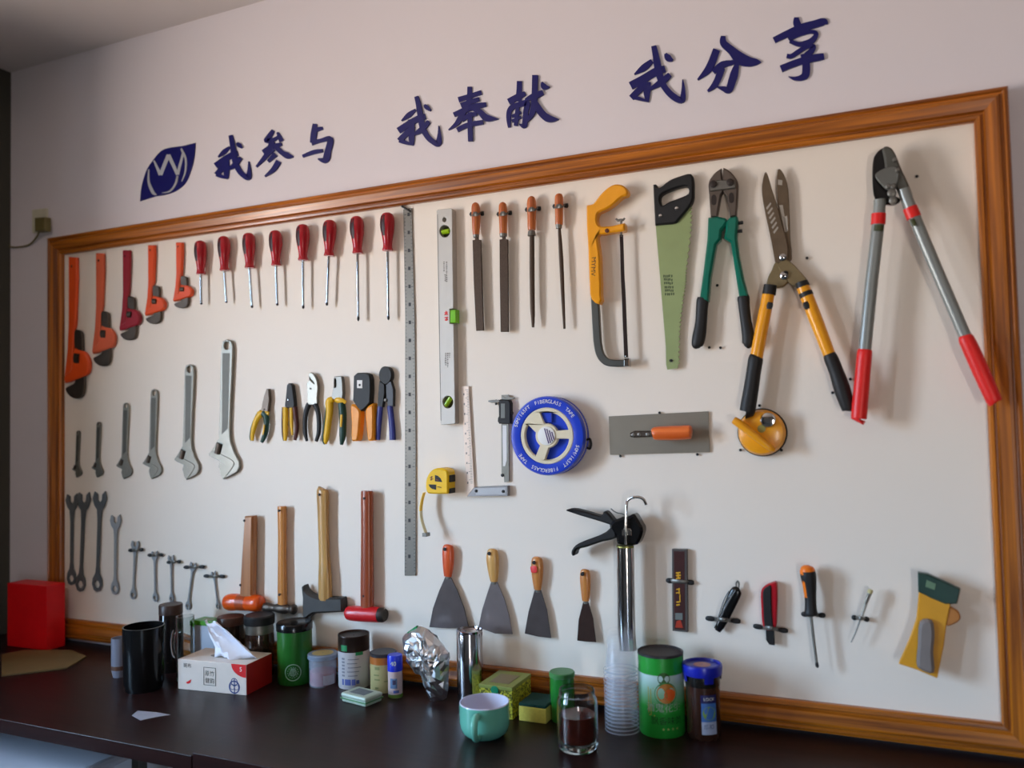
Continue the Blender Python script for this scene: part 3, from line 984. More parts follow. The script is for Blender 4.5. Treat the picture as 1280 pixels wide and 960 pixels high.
file_('thin round file, last of the four beside the hacksaw', [(1060, 10, 8), (1060, 22, 24), (1060, 60, 29), (1061, 130, 27), (1061, 200, 26), (1060, 218, 24)],
      [(1062, 245, 10), (1066, 300, 12), (1075, 450, 15), (1085, 680, 13), (1096, 912, 8)], flat=False, ferr=[(1060, 216, 22), (1059, 244, 19)])
for a, b in (((467, 148), (560, 143)), ((648, 148), (746, 138)), ((836, 118), (940, 110)), ((1020, 96), (1122, 90))):
    a, b = fz(a, b)
    clip(*a, *b, .040, hw=2.9, bulge=(.2, .68), endhw=2.6)

# ---------------------------------------------------------------- hacksaw
A, B = Z(725, 225, 8), Z(725, 345, 8)
r = thing('hacksaw', 'hacksaw with a yellow pistol grip and a silver bow frame', 'saw', at(*A((100, 240))[0]))
plate('handle', spline(A((62, 250), (130, 235), (180, 170), (240, 105), (300, 60), (360, 40), (420, 50), (460, 80), (476, 120), (465, 152), (420, 168), (380, 200), (330, 245),
      (270, 285), (215, 310), (180, 330), (165, 370), (168, 420), (185, 450), (215, 464), (300, 460), (370, 445), (440, 428)), 3)
      + A((446, 440), (446, 495), (440, 506)) + spline(A((400, 515), (330, 522), (230, 540), (185, 542), (170, 572), (180, 650), (195, 760), (200, 940)), 3)
      + B((205, 60), (205, 190), (213, 240), (190, 282), (150, 268), (110, 228), (97, 180), (88, 0)) + A((80, 700), (65, 450)), .010, .034, AMBER, r, bev=.004)
ribbon('bow_frame', B((140, 200, 34), (150, 330, 37), (160, 520, 37), (172, 680, 37), (200, 790, 37), (258, 855, 37), (340, 872, 35), (450, 872, 34)), .014, .027,
       mat('bow_steel', (120, 122, 118), .3, .9, var=.1), r, bev=.002)
plate('blade_clamp', B((438, 822), (488, 822), (490, 905), (438, 910)), .011, .030, CHROME, r, bev=.002)
ribbon('saw_blade', A((412, 548, 17), (418, 700, 17)) + A((425, 950, 18)) + B((436, 200, 19), (452, 600, 19), (460, 815, 20)), .021, .0235, mat('blade_brown', (40, 26, 22), .5, .5), r, bev=.0003)
sweep('blade_pin', A((413, 560, 11), (413, 566, 11)), .0245, CHROME, r, k=1)
sweep('blade_pin', B((458, 798, 11), (458, 804, 11)), .0245, CHROME, r, k=1)
sweep('wing_nut', [(*p, .022) for p in A((360, 388, 10), (380, 405, 12), (408, 398, 12), (430, 400, 12), (448, 380, 9))], .022, SATIN, r, k=3)
sweep('tension_bolt', A((412, 395, 12), (412, 550, 12)), .022, SATIN, r, k=1, n=10)
turn('rivet', at(*A((270, 507))[0], .034), [(.0055, .033), (.0055, .0352), (.003, .0356)], mat('rivet_brown', (84, 34, 16), .5), r, 14)
_c = at(*A((133, 865))[0], .0345)
flat_text('brand_print', [('MYMV', .0185, 0)], PRINT, r, lambda a, b, dta: (_c.x + b * .85 + a * -.07, -.0343, _c.z - a * .95))

# ---------------------------------------------------------------- handsaw
H = Z(720, 200, 3.43)
J = Z(810, 330, 6.857)
r = thing('handsaw', 'handsaw with a green painted blade and black handle', 'saw', at(*H((420, 70))[0]))
edge = [H((491, 190))[0], H((490, 300))[0], J((322, 60))[0], J((318, 150))[0], J((290, 350))[0], J((266, 600))[0], J((260, 860))[0]]
teeth = []
tot = spline(edge, 13)
for i, p in enumerate(tot):
    teeth.append((p[0] + (1.9 if i % 2 else -.6), p[1]))
plate('blade', H((341, 270), (425, 262), (480, 196)) + teeth + J((254, 892), (165, 906), (155, 860)) + H((385, 800), (365, 560)), .010, .0125,
      mat('saw_green', (150, 164, 112), .45, .2, var=.14, scale=14), r, bev=.0002,
      holes=[circ(840, 451, 1.6, 1.9, 10)])
plate('handle', spline(H((330, 105), (342, 104), (356, 118), (400, 86), (445, 68), (490, 58), (502, 85), (503, 130), (500, 172), (478, 210), (440, 255), (424, 270), (385, 275)), 3)
      + H((338, 279)), .004, .022, BLACK, r, holes=[spline(H((360, 158), (385, 137), (440, 117), (476, 114), (481, 143), (440, 163), (400, 178), (368, 194)), 3, True)], bev=.004)
for p in ((362, 240), (432, 208)):
    turn('handle_screw', at(*H(p)[0], .022), [(.0045, .021), (.0045, .0232), (.003, .0236)], CHROME, r, 12)
screw(840, 451, .004, .016)
rnd = random.Random(5)
SAWP = mat('saw_print', (66, 80, 52), .6)
q = []
for row in range(6):
    for k in range(5):
        u = 829 + k * 2.4 + row * .45 + rnd.uniform(-.3, .3)
        v = 343.5 + row * 4.6 + rnd.uniform(-.5, .5)
        q.append([(u, v), (u + 1.7, v - .3), (u + 1.7, v + 2.6), (u + .2, v + 3.2)])
marks('brand_print', q, .0127, SAWP, r)

# ---------------------------------------------------------------- big bolt cutters
K = Z(865, 200, 9.6)
JAW = mat('jaw_steel', (112, 102, 94), .42, .85, var=.15, scale=90)
JAWD = mat('jaw_slot', (52, 44, 40), .6, .4)
r = thing('bolt_cutters', 'large bolt cutters with green arms and black grips', 'bolt cutters', at(*K((360, 90))[0]))
plate('jaw', spline(K((350, 98), (300, 130), (245, 185), (205, 250), (195, 310)), 3) + K((205, 420), (222, 680), (300, 680), (345, 420), (372, 370), (360, 230), (352, 150)), .010, .026, JAW, r, bev=.003)
plate('jaw', spline(K((375, 90), (430, 115), (490, 170), (535, 235), (550, 300)), 3) + K((545, 420), (528, 668), (455, 680), (415, 430), (376, 380), (366, 230), (368, 130)), .010, .026, JAW, r, bev=.003)
plate('link_plate', K((212, 260), (240, 240), (470, 235), (520, 260), (522, 335), (220, 372)), .026, .031, SATIN, r, bev=.002)
for p in ((257, 290), (460, 270)):
    turn('jaw_bolt', at(*K(p)[0], .031), [(.0085, .030), (.0085, .035), (.005, .037)], JAWD, r, 16)
for p in ((262, 480), (472, 455)):
    plate('jaw_slot', spline(K((p[0] - 28, p[1] - 40), (p[0], p[1] - 66), (p[0] + 28, p[1] - 40), (p[0] + 28, p[1] + 40), (p[0], p[1] + 62), (p[0] - 28, p[1] + 40)), 3, True), .026, .0266, JAWD, r, bev=.0003)
plate('arm', H((566, 246), (606, 241), (640, 248), (648, 262), (636, 285), (622, 300), (618, 340), (600, 362), (590, 420), (576, 500), (566, 606), (528, 600), (545, 480), (562, 340)), .008, .030, GREEN, r, bev=.005)
plate('arm', H((642, 262), (660, 244), (690, 240), (694, 262), (688, 330), (697, 400), (716, 500), (737, 585), (699, 590), (682, 480), (662, 352), (634, 335), (640, 300)), .008, .030, GREEN, r, bev=.005)
for p, qd in (((690, 272), (716, 268)), ((688, 306), (712, 304))):
    sweep('adjusting_bolt', H((*p, 7), (*qd, 8)), .02, BLACK, r, k=1, n=10)
sweep('grip', H((545, 590, 24), (543, 605, 27), (540, 640, 26), (536, 700, 26), (527, 760, 29), (520, 795, 24), (521, 808, 10)), .020, BLACK, r, ky=.75, n=18)
sweep('grip', H((716, 582, 24), (718, 595, 27), (722, 640, 25), (730, 700, 25), (738, 755, 27), (735, 790, 23), (728, 802, 10)), .020, BLACK, r, ky=.75, n=18)

# ---------------------------------------------------------------- hedge shears
S = Z(860, 200, 5.335)
G4 = Z(900, 180, 2.666)
RUST = mat('worn_blade_steel', (112, 96, 78), .5, .75, var=.35, scale=28)
BRASS = mat('worn_hub', (140, 124, 92), .45, .75, var=.2, scale=40)
r = thing('hedge_shears', 'hedge shears with worn open blades and yellow tube handles', 'shears', at(*S((600, 70))[0]))
plate('blade', spline(S((598, 65), (622, 68), (650, 120), (668, 200), (676, 350), (682, 520), (692, 660), (650, 690), (640, 560), (612, 420), (597, 280), (592, 160)), 2, True), .012, .016, RUST, r, bev=.001)
plate('blade', spline(S((510, 88), (527, 88), (555, 180), (590, 290), (630, 440), (668, 590), (650, 700), (600, 725), (580, 680), (555, 540), (518, 370), (495, 240), (493, 165)), 2, True), .0165, .021, RUST, r, bev=.001)
q = []
for k in range(6):
    x, y = 520 + k * 9.5, 300 + k * 32
    q.append(S((x, y + 20), (x + 30, y - 18), (x + 36, y - 8), (x + 8, y + 32)))
q.append(S((600, 130), (630, 135), (628, 168), (600, 165)))
marks('worn_patch', q[:6], .0213, mat('bare_metal', (178, 170, 158), .5, .6, var=.2), r)
marks('worn_patch', [q[6], S((608, 300), (632, 300), (660, 480), (645, 480)), S((640, 380), (662, 370), (668, 470), (655, 480))], .0163, mat('bare_metal', ()), r)
plate('hub', spline(S((585, 680), (640, 700), (690, 720), (672, 800), (640, 838), (600, 852), (525, 850), (535, 780), (560, 730)), 3, True), .010, .024, BRASS, r, bev=.002)
plate('hub', spline(S((600, 700), (640, 660), (695, 688), (750, 745), (800, 815), (730, 842), (690, 832), (650, 790), (615, 740)), 3, True), .012, .027, BRASS, r, bev=.002)
for p, rad in (((632, 650), .0085), ((640, 772), .0095)):
    turn('pivot_bolt', at(*S(p)[0], .027), [(rad, .024), (rad, .031), (rad * .6, .034), (rad * .3, .0345)], CHROME, r, 16)
turn('pivot_bolt', at(*S((652, 757))[0], .027), [(.006, .024), (.006, .032), (.003, .034)], BLACKG, r, 14)
sweep('tube', G4((165, 475, 20), (158, 520, 21), (140, 610, 22), (121, 712, 22)), .034, AMBER, r, k=2)
sweep('collar', G4((168, 470, 22), (163, 502, 23)), .034, BLACK, r, k=1)
sweep('tube', G4((272, 465, 22), (290, 510, 23), (325, 600, 23), (366, 706, 21)), .034, AMBER, r, k=2)
sweep('collar', G4((271, 460, 22), (277, 477, 24)), .034, BLACK, r, k=1)
sweep('collar', G4((284, 494, 23.5), (290, 508, 24)), .034, BLACK, r, k=1)
sweep('tube_emblem', G4((168, 527, 8), (166, 538, 11), (164, 550, 8)), .048, BLACK, r, ky=.25, k=3)
sweep('tube_emblem', G4((284, 526, 8), (288, 538, 11), (292, 550, 8)), .048, BLACK, r, ky=.25, k=3)
sweep('grip', G4((122, 706, 20), (119, 716, 25), (112, 760, 25), (103, 820, 26), (92, 885, 27), (90, 893, 24)), .036, BLACK, r, k=3)
sweep('grip', G4((364, 700, 20), (370, 714, 24), (388, 760, 25), (408, 820, 28), (426, 880, 22), (428, 890, 17)), .036, BLACK, r, k=3)

# ---------------------------------------------------------------- loppers
N_ = Z(1070, 175, 8.73)
GREYT = mat('grey_tube', (140, 144, 140), .35, .3, var=.05, coat=.2)
GREYH = mat('grey_head', (92, 92, 86), .42, .5, var=.12)
r = thing('loppers', 'long-handled loppers with grey tubes and red grips', 'loppers', at(*N_((320, 70))[0]))
plate('blade', spline(N_((300, 85), (250, 110), (205, 165), (185, 230), (178, 350), (182, 500), (195, 600), (225, 665), (300, 695), (400, 705), (465, 680), (485, 645), (440, 615),
      (400, 585), (430, 480), (430, 300), (330, 130)), 3, True), .032, .044, BLACKG, r, bev=.003)
plate('hook_arm', spline(N_((285, 92), (325, 64), (385, 85), (430, 150), (470, 250), (510, 345), (560, 450), (610, 570), (645, 690)), 3) + N_((520, 745), (490, 640), (430, 500), (320, 310), (308, 200)), .040, .056, GREYH, r, bev=.004)
plate('counter_plate', spline(N_((213, 405), (240, 345), (330, 300), (440, 290), (470, 400), (440, 500), (400, 535), (330, 537)), 3, True), .056, .061, mat('lopper_plate', (118, 120, 116), .4, .6), r, bev=.002)
for p, rad in (((352, 505), .006), ((408, 505), .006), ((392, 577), .009), ((405, 655), .008), ((425, 215), .005), ((455, 330), .005)):
    turn('bolt', at(*N_(p)[0], .061), [(rad, .05), (rad, .063), (rad * .6, .065)], SATIN, r, 14)
sweep('tube', G4((531, 185, 20), (530, 240, 21), (505, 460, 22), (482, 692, 22)), .046, GREYT, r, k=2, ky=.8)
sweep('band', G4((529, 232, 24.5), (527, 268, 24.5)), .046, REDG, r, k=1, ky=.85)
sweep('tube_emblem', G4((530, 270, 16), (528, 290, 16)), .056, mat('lopper_emblem', (60, 66, 30), .5), r, k=1, ky=.55)
sweep('tube', G4((612, 150, 20), (640, 225, 22), (735, 450, 22), (822, 652, 22)), .052, GREYT, r, k=2, ky=.8)
sweep('band', G4((633, 212, 26), (647, 246, 26)), .052, REDG, r, k=1, ky=.85)
sweep('tube_emblem', G4((640, 250, 8), (650, 272, 8)), .067, mat('lopper_emblem', ()), r, k=1, ky=.5)
sweep('grip', G4((483, 684, 20), (482, 694, 25.5), (476, 760, 26), (468, 850, 27), (463, 910, 27), (463, 916, 24)), .046, REDG, r, k=3, ky=.85)
sweep('grip', G4((816, 638, 20), (821, 650, 27), (845, 702, 29), (880, 780, 29), (912, 852, 27), (917, 862, 22)), .054, REDG, r, k=3, ky=.85)

# ---------------------------------------------------------------- try square, caliper
Q = Z(570, 475, 6.4)
r = thing('try_square', 'try square with a pale ruled blade and grey metal stock', 'square', at(*Q((70, 50))[0]))
SQB = mat('pale_blade', (220, 200, 184), .4, .35, var=.06)
plate('blade', Q((40, 50), (100, 48), (120, 400), (146, 858), (85, 932), (62, 480)), .004, .0065, SQB, r, bev=.0003)
STK = mat('square_stock', (150, 148, 148), .4, .7, var=.08)
plate('stock', Q((86, 932), (146, 858), (412, 846), (414, 928)), .002, .016, STK, r, bev=.0012)
plate('stock_face', Q((158, 868), (398, 860), (400, 915), (158, 920)), .016, .0166, mat('stock_face', (176, 176, 178), .4, .6), r, bev=.0003)
for p in ((162, 887), (378, 891)):
    turn('stock_screw', at(*Q(p)[0], .0166), [(.0042, .016), (.0042, .0185), (.002, .019)], BLACK, r, 12)
q = []
for i in range(58):
    t = i / 58
    l, rr_ = (45 + 20 * t * .9, 75 + 760 * t), (104 + 34 * t, 75 + 760 * t)
    q.append(Q((rr_[0] - 3, rr_[1]), (rr_[0] - (20 if i % 5 else 32), rr_[1] + 1), (rr_[0] - (20 if i % 5 else 32), rr_[1] + 5), (rr_[0] - 3, rr_[1] + 4)))
    if i % 6 == 3:
        q.append(Q((rr_[0] - 48, rr_[1] - 8), (rr_[0] - 38, rr_[1] - 8), (rr_[0] - 38, rr_[1] + 8), (rr_[0] - 48, rr_[1] + 8)))
marks('graduation', q, .0067, mat('grey_print', ()), r)

r = thing('digital_caliper', 'digital caliper with a black readout, between square and blue reel', 'caliper', at(*Q((390, 130))[0]))
plate('beam', Q((362, 120), (418, 118), (422, 600), (424, 812), (386, 818), (384, 772), (364, 772), (362, 400)), .003, .0075, STEEL, r, bev=.0004)
plate('beam_scale', Q((372, 362), (404, 362), (406, 640), (392, 690), (376, 690)), .0075, .0079, WHITE, r, bev=.0001)
plate('slider', Q((338, 172), (350, 155), (425, 160), (436, 185), (434, 352), (342, 350), (330, 330), (332, 305), (340, 290)), .002, .017, BLACK, r, bev=.003)
plate('display', Q((358, 188), (392, 188), (392, 305), (358, 305)), .017, .0178, mat('lcd', (128, 132, 128), .25), r, bev=.0004)
plate('outside_jaws', Q((345, 158), (345, 178), (285, 182), (258, 174), (258, 164), (285, 160)), .005, .009, SATIN, r, bev=.0006)
plate('inside_jaws', Q((370, 125), (395, 140), (415, 118), (432, 135), (466, 140), (466, 148), (428, 158), (372, 158)), .005, .009, SATIN, r, bev=.0006)
turn('thumb_roller', at(*Q((438, 265))[0], .01), [(.0055, .004), (.0055, .013), (.004, .014)], BLACK, r, 14)
turn('beam_screw', at(*Q((372, 762))[0], .0079), [(.0045, .006), (.0045, .0095), (.003, .01)], BLACK, r, 12)

# ---------------------------------------------------------------- yellow pocket tape
Y = Z(520, 575, 9.6)
r = thing('tape_measure', 'yellow pocket tape measure with its blade hanging out', 'tape measure', at(*Y((250, 100))[0]))
plate('case', spline(Y((132, 395), (112, 330), (118, 240), (150, 165), (200, 115), (270, 97), (345, 112), (380, 150), (384, 260), (384, 330), (380, 400), (330, 408), (200, 408)), 3, True), .006, .046, YEL, r, bev=.004)
def side_pad(zt, zb):
    p0, p1 = at(*Y((384, zt))[0], .046), at(*Y((384, zb))[0], .046)
    box('rubber_pad', (p0.x - .004, -.040, p1.z), (p0.x + .0035, -.010, p0.z), BLACK, r, .0015)
side_pad(185, 270)
side_pad(345, 405)
plate('badge', Y((226, 180), (262, 190), (295, 222), (312, 265), (226, 256)), .046, .0466, PRINT, r, bev=.0002)
plate('badge', Y((150, 292), (242, 296), (240, 358), (195, 348), (165, 325)), .046, .0466, PRINT, r, bev=.0002)
strokes('print', [Y((165, 215, 4), (200, 200, 4)), Y((185, 195, 4), (180, 245, 4)), Y((170, 240, 4), (205, 225, 4)), Y((255, 320, 4), (300, 330, 4)), Y((240, 235, 6), (270, 245, 6))], .046, .0467, mat('print_red_brown', (120, 50, 20), .6), r, 2)
def tape_strip(name, pts, m_):
    V, F = [], []
    P = spline([(u, v, d) for u, v, d in pts], 6)
    for i, (u, v, d) in enumerate(P):
        p = at(u, v, d)
        for dx, dy in ((-.001, -.008), (.001, -.008), (.001, .008), (-.001, .008)):
            V.append((p.x + dx, p.y + dy * .9, p.z))
    for i in range(len(P) - 1):
        for j in range(4):
            F.append((i * 4 + j, i * 4 + (j + 1) % 4, i * 4 + 4 + (j + 1) % 4, i * 4 + 4 + j))
    F += [(0, 1, 2, 3), tuple(len(V) - 4 + j for j in range(4))]
    return mk(name, V, F, m_, r)
ya = [Y(p)[0] for p in ((102, 388), (82, 450), (64, 540), (58, 610), (66, 700), (88, 790), (122, 880))]
tape_strip('blade', [(*ya[0], .030), (*ya[1], .032), (*ya[2], .034), (*ya[3], .036)], YEL)
tape_strip('blade_end', [(*ya[3], .036), (*ya[4], .038), (*ya[5], .040), (*ya[6], .042)], mat('pale_tape', (226, 216, 170), .4))
pe = at(*ya[6], .042)
box('end_hook', (pe.x - .007, -.052, pe.z - .008), (pe.x + .007, -.032, pe.z + .002), SATIN, r, .001)

# ---------------------------------------------------------------- blue reel of long tape
c = at(683.2, 544.8, .046)
R0 = .1015
BLUE = mat('reel_blue', (24, 62, 196), .32, var=.05, coat=.3)
r = thing('tape_reel', 'blue round reel of fibreglass tape with cream spokes', 'tape reel', (c.x, 0, c.z + R0))
turn('drum', c, [(R0 * .96, .004), (R0, .008), (R0, .018)], BLUE, r, 64)
turn('drum_band', c, [(R0 * .985, .018), (R0 * .985, .024)], CREAM, r, 64)
V, F = [], []
ring = [(R0 * .975, .024), (R0, .029), (R0, .041), (R0 * .97, .046), (R0 * .86, .0475), (R0 * .735, .046), (R0 * .70, .042), (R0 * .70, .028)]
n = 64
for rr_, d in ring:
    for j in range(n):
        g = 2 * math.pi * j / n
        V.append((c.x + rr_ * math.cos(g), -d, c.z + rr_ * math.sin(g)))
for i in range(len(ring) - 1):
    for j in range(n):
        F.append((i * n + j, i * n + (j + 1) % n, (i + 1) * n + (j + 1) % n, (i + 1) * n + j))
mk('rim', V, F, BLUE, r, smooth=True)
turn('core', c, [(R0 * .72, .02), (R0 * .72, .030), (R0 * .1, .030)], BLUE, r, 48)
box('crank', (c.x - R0 * .22, -.038, c.z + R0 * .33), (c.x + R0 * .12, -.03, c.z + R0 * .6), BLUE, r, .002)
P2 = lambda rad, deg: (c.x + R0 * rad * math.cos(math.radians(deg)), c.z + R0 * rad * math.sin(math.radians(deg)))
outer = [P2(.715, 360 / 72 * i) for i in range(72)]
holes = []
for k0, k1 in ((14, 106), (150, 238), (264, 352)):
    h = [P2(.60, k0 + (k1 - k0) * t / 14) for t in range(15)]
    i0 = k0 + 10 if k0 == 14 else k0 + 14
    h += [P2(.31, k1 - 6 - (k1 - 6 - i0) * t / 10) for t in range(11)]
    holes.append(h)
slab('spoke_wheel', outer, holes, .034, .0455, CREAM, r, .002)
turn('hub_cap', c, [(R0 * .24, .0455), (R0 * .235, .048), (R0 * .2, .049)], WHITE, r, 32)
PURP = mat('hub_purple', (84, 60, 110), .5)
for k in range(4):
    x = .02 + k * .055
    hh = math.sqrt(max(.01, .19 ** 2 - (x) ** 2))
    slab('hub_print', [(c.x + R0 * (x - .018 - hh * .3), c.z + R0 * hh), (c.x + R0 * (x + .016 - hh * .3), c.z + R0 * hh), (c.x + R0 * (x + .016 + hh * .25), c.z - R0 * hh), (c.x + R0 * (x - .018 + hh * .25), c.z - R0 * hh)], [], .049, .0494, PURP, r, .0001)
TXT = '50M/165FT  FIBERGLASS  TAPE'
def ring_text(s, a_start, a_end, rad):
    items = []
    for i, ch in enumerate(s):
        if ch != ' ':
            items.append((ch, .0135, a_start + (a_end - a_start) * i / (len(s) - 1)))
    def put(a, b, deg):
        t = math.radians(deg)
        rr2 = R0 * rad + b
        return (c.x + rr2 * math.cos(t) + a * math.sin(t), -.0483, c.z + rr2 * math.sin(t) - a * math.cos(t))
    return flat_text('lettering', items, WHITE, r, put)
ring_text(TXT, 162, 34, .865)
ring_text(TXT, -18, -146, .865)
tube3('tape_ring', [(c.x + R0 * .98, -.02, c.z - .012), (c.x + R0 * 1.06, -.022, c.z - .010), (c.x + R0 * 1.1, -.024, c.z - .022), (c.x + R0 * 1.06, -.022, c.z - .034),
                    (c.x + R0 * .98, -.02, c.z - .032)], .003, BLACK, r)

# ---------------------------------------------------------------- plastering trowel
T = Z(740, 480, 4.571)
r = thing('plastering_trowel', 'rectangular steel plastering trowel with an orange wooden handle', 'trowel', at(*T((380, 165))[0]))
plate('plate', T((95, 185), (665, 156), (673, 390), (103, 405)), .003, .0055, mat('trowel_steel', (150, 142, 128), .40, .65, var=.12, scale=9), r, bev=.0004)
plate('tang', T((215, 280), (240, 268), (350, 268), (352, 300), (240, 306), (215, 302)), .0055, .014, DARKST, r, bev=.003)
for p in ((235, 290), (270, 288), (318, 288)):
    turn('rivet', at(*T(p)[0], .014), [(.0048, .013), (.0045, .0155), (.002, .0165)], SATIN, r, 12)
sweep('handle', T((348, 284, 26), (356, 283, 36), (400, 282, 40), (480, 280, 41), (550, 275, 40), (564, 274, 36), (570, 274, 24)), .036, wood('orange_handle_wood', (206, 84, 24), (236, 118, 48), 0), r, ky=.9, n=20)
sweep('tang_post', [(*T((340, 286))[0], 3.2, .012), (*T((352, 284))[0], 3.2, .034)], .02, DARKST, r, k=1)

# ---------------------------------------------------------------- glass suction lifter
U = Z(920, 500, 12.8)
c = at(*U((410, 520))[0], .02)
rs = px2m(952, 540, .02, 31.2)
r = thing('suction_lifter', 'round yellow glass suction lifter with a lever handle', 'suction cup', (c.x, 0, c.z + rs))
turn('rubber_pad', c, [(rs, .003), (rs * 1.0, .012), (rs * .97, .014)], BLACK, r, 48)
turn('cup', c, [(rs * .955, .012), (rs * .95, .020), (rs * .86, .029), (rs * .6, .034), (rs * .2, .036)], AMBER, r, 48)
sweep('lever', [(*U((-35, 320))[0], 4.6, .050), (*U((60, 385))[0], 5.4, .050), (*U((300, 570))[0], 5.0, .048), (*U((520, 740))[0], 4.4, .044), (*U((610, 800))[0], 3.0, .040)], .05, AMBER, r, ky=1.2, n=12, k=3)
sweep('lever_groove', [(*U((20, 370))[0], 1.0, .0575), (*U((300, 605))[0], 1.0, .0545), (*U((540, 775))[0], .9, .05)], .05, mat('lever_shade', (176, 84, 14), .5), r, ky=1, n=8, k=2)
turn('knob', at(*U((510, 325))[0], .035), [(.0175, .03), (.0175, .037), (.015, .041), (.008, .043)], CHROME, r, 28)
turn('valve', at(*U((410, 460))[0], .035), [(.009, .033), (.009, .0375), (.006, .0385)], mat('olive_valve', (150, 140, 70), .4), r, 18)

# ---------------------------------------------------------------- putty knives
PK = Z(500, 600, 4)
BLD = mat('knife_blade', (100, 90, 88), .38, .75, var=.2, scale=30)
BLD2 = mat('knife_blade_light', (140, 128, 126), .35, .75, var=.2, scale=22)
GK = 'putty knives in the lower row'
def knife(lab, hp, blade, hole, hm, bm_):
    r = thing('putty_knife', lab, 'putty knife', at(*PK(hp[0][:2])[0]), GK)
    sweep('handle', PK(*hp), .014, hm, r, ky=.6, n=16)
    plate('blade', spline(PK(*blade), 2, True) if False else PK(*blade), .011, .0135, bm_, r, bev=.0003)
    e = hp[-1]
    sweep('ferrule', PK((e[0], e[1] - 6, 13), (e[0] + 1, e[1] + 14, 11)), .0125, SATIN, r, k=1, n=12, ky=.6)
    turn('hang_hole', at(*PK(hole)[0], .022), [(.0048, .012), (.0048, .0265), (.002, .0266)], BLACK, r, 12)
    return r
HO1 = wood('knife_handle_orange', (206, 74, 30), (228, 100, 46), 2)
HO2 = wood('knife_handle_pale', (196, 140, 72), (224, 176, 104), 2)
HO3 = wood('knife_handle_tan', (186, 112, 48), (212, 142, 72), 2)
knife('widest putty knife, with a red-orange handle, left of the row', [(240, 322, 8), (240, 330, 24), (241, 365, 30), (241, 420, 28), (240, 460, 23), (239, 482, 19)],
      [(226, 484), (252, 484), (285, 550), (320, 640), (343, 738), (245, 742), (146, 736), (165, 640), (195, 555)], (226, 345), HO1, BLD)
knife('putty knife with a pale wooden handle, behind the steel flask', [(462, 343, 8), (462, 352, 24), (463, 390, 32), (466, 440, 29), (469, 485, 23), (470, 508, 18)],
      [(455, 510), (486, 510), (520, 590), (546, 680), (562, 771), (475, 768), (392, 738), (410, 650), (435, 570)], (448, 367), HO2, BLD2)
r3 = knife('putty knife with a red sticker on its tan handle', [(685, 383, 8), (685, 392, 25), (686, 430, 31), (687, 480, 28), (688, 525, 22), (688, 548, 18)],
      [(673, 550), (704, 550), (734, 650), (755, 791), (690, 783), (623, 768), (642, 660)], (672, 412), HO3, BLD)
sweep('sticker', [(*PK((654, 448))[0], 3.6, .0225), (*PK((670, 447))[0], 4.6, .0262), (*PK((684, 446))[0], 3.6, .026)], .025, mat('sticker_red', (224, 60, 60), .5), r3, ky=.1, n=10, k=3)
knife('narrowest putty knife, with a tan handle, left of the caulking gun', [(925, 445, 8), (925, 454, 22), (926, 490, 27), (928, 540, 25), (928, 580, 21), (928, 605, 17)],
      [(915, 612), (942, 612), (964, 690), (980, 811), (930, 808), (886, 803), (893, 700)], (914, 469), HO3, mat('knife_blade_dark', (76, 56, 50), .4, .7, var=.2))

# ---------------------------------------------------------------- caulking gun
C = Z(705, 615, 10.664)
r = thing('caulking_gun', 'caulking gun with a black grip and chrome half tube', 'caulking gun', at(*C((830, 330))[0]))
plate('body', spline(C((600, 455), (650, 385), (740, 350), (770, 335), (850, 330), (905, 298), (945, 312), (1010, 420), (1045, 490), (1030, 590), (965, 705), (830, 710), (705, 690), (690, 600), (640, 540)), 3, True), .022, .056, BLACKG, r, bev=.006)
plate('trigger', spline(C((20, 248), (60, 228), (150, 228), (330, 275), (490, 318), (520, 268), (570, 265), (650, 360), (700, 420), (650, 470), (590, 432), (400, 372), (200, 312), (70, 268)), 2, True), .026, .050, BLACK, r, bev=.004)
plate('handle', spline(C((650, 460), (560, 530), (420, 600), (250, 660), (150, 712), (97, 780), (93, 835), (115, 856), (138, 835), (165, 772), (300, 735), (500, 665), (700, 610)), 2, True), .022, .054, BLACK, r, bev=.005)
tube3('rod', [at(*C(p)[0], dd) for p, dd in (((822, 700), .060), ((824, 520), .061), ((830, 330), .061), ((836, 180), .058), ((848, 120), .052), ((890, 82), .054), ((955, 66), .056), ((1020, 74), .057), ((1068, 108), .058), ((1096, 172), .058))], .0036, CHROME, r, k=5)
tube3('release_wire', [at(*C(p)[0], .05) for p in ((625, 222), (665, 255), (710, 278), (770, 290), (830, 318))], .0014, SATIN, r)
sweep('collar', C((814, 715, 118), (815, 755, 118)), .045, mat('collar_brass', (150, 148, 84), .35, .8), r, k=1, n=24, ky=.8)
sweep('tube', [(814.5 - .0 - 33, 684, 11, .045), (783.2, 790, 11, .045), (784.6, 812, 11, .045)], .045, CHROME, r, n=28, k=1, ky=.85)
plate('lock_plate', C((770, 510), (790, 490), (880, 490), (900, 520), (900, 585), (770, 585)), .055, .0585, CHROME, r, bev=.002)

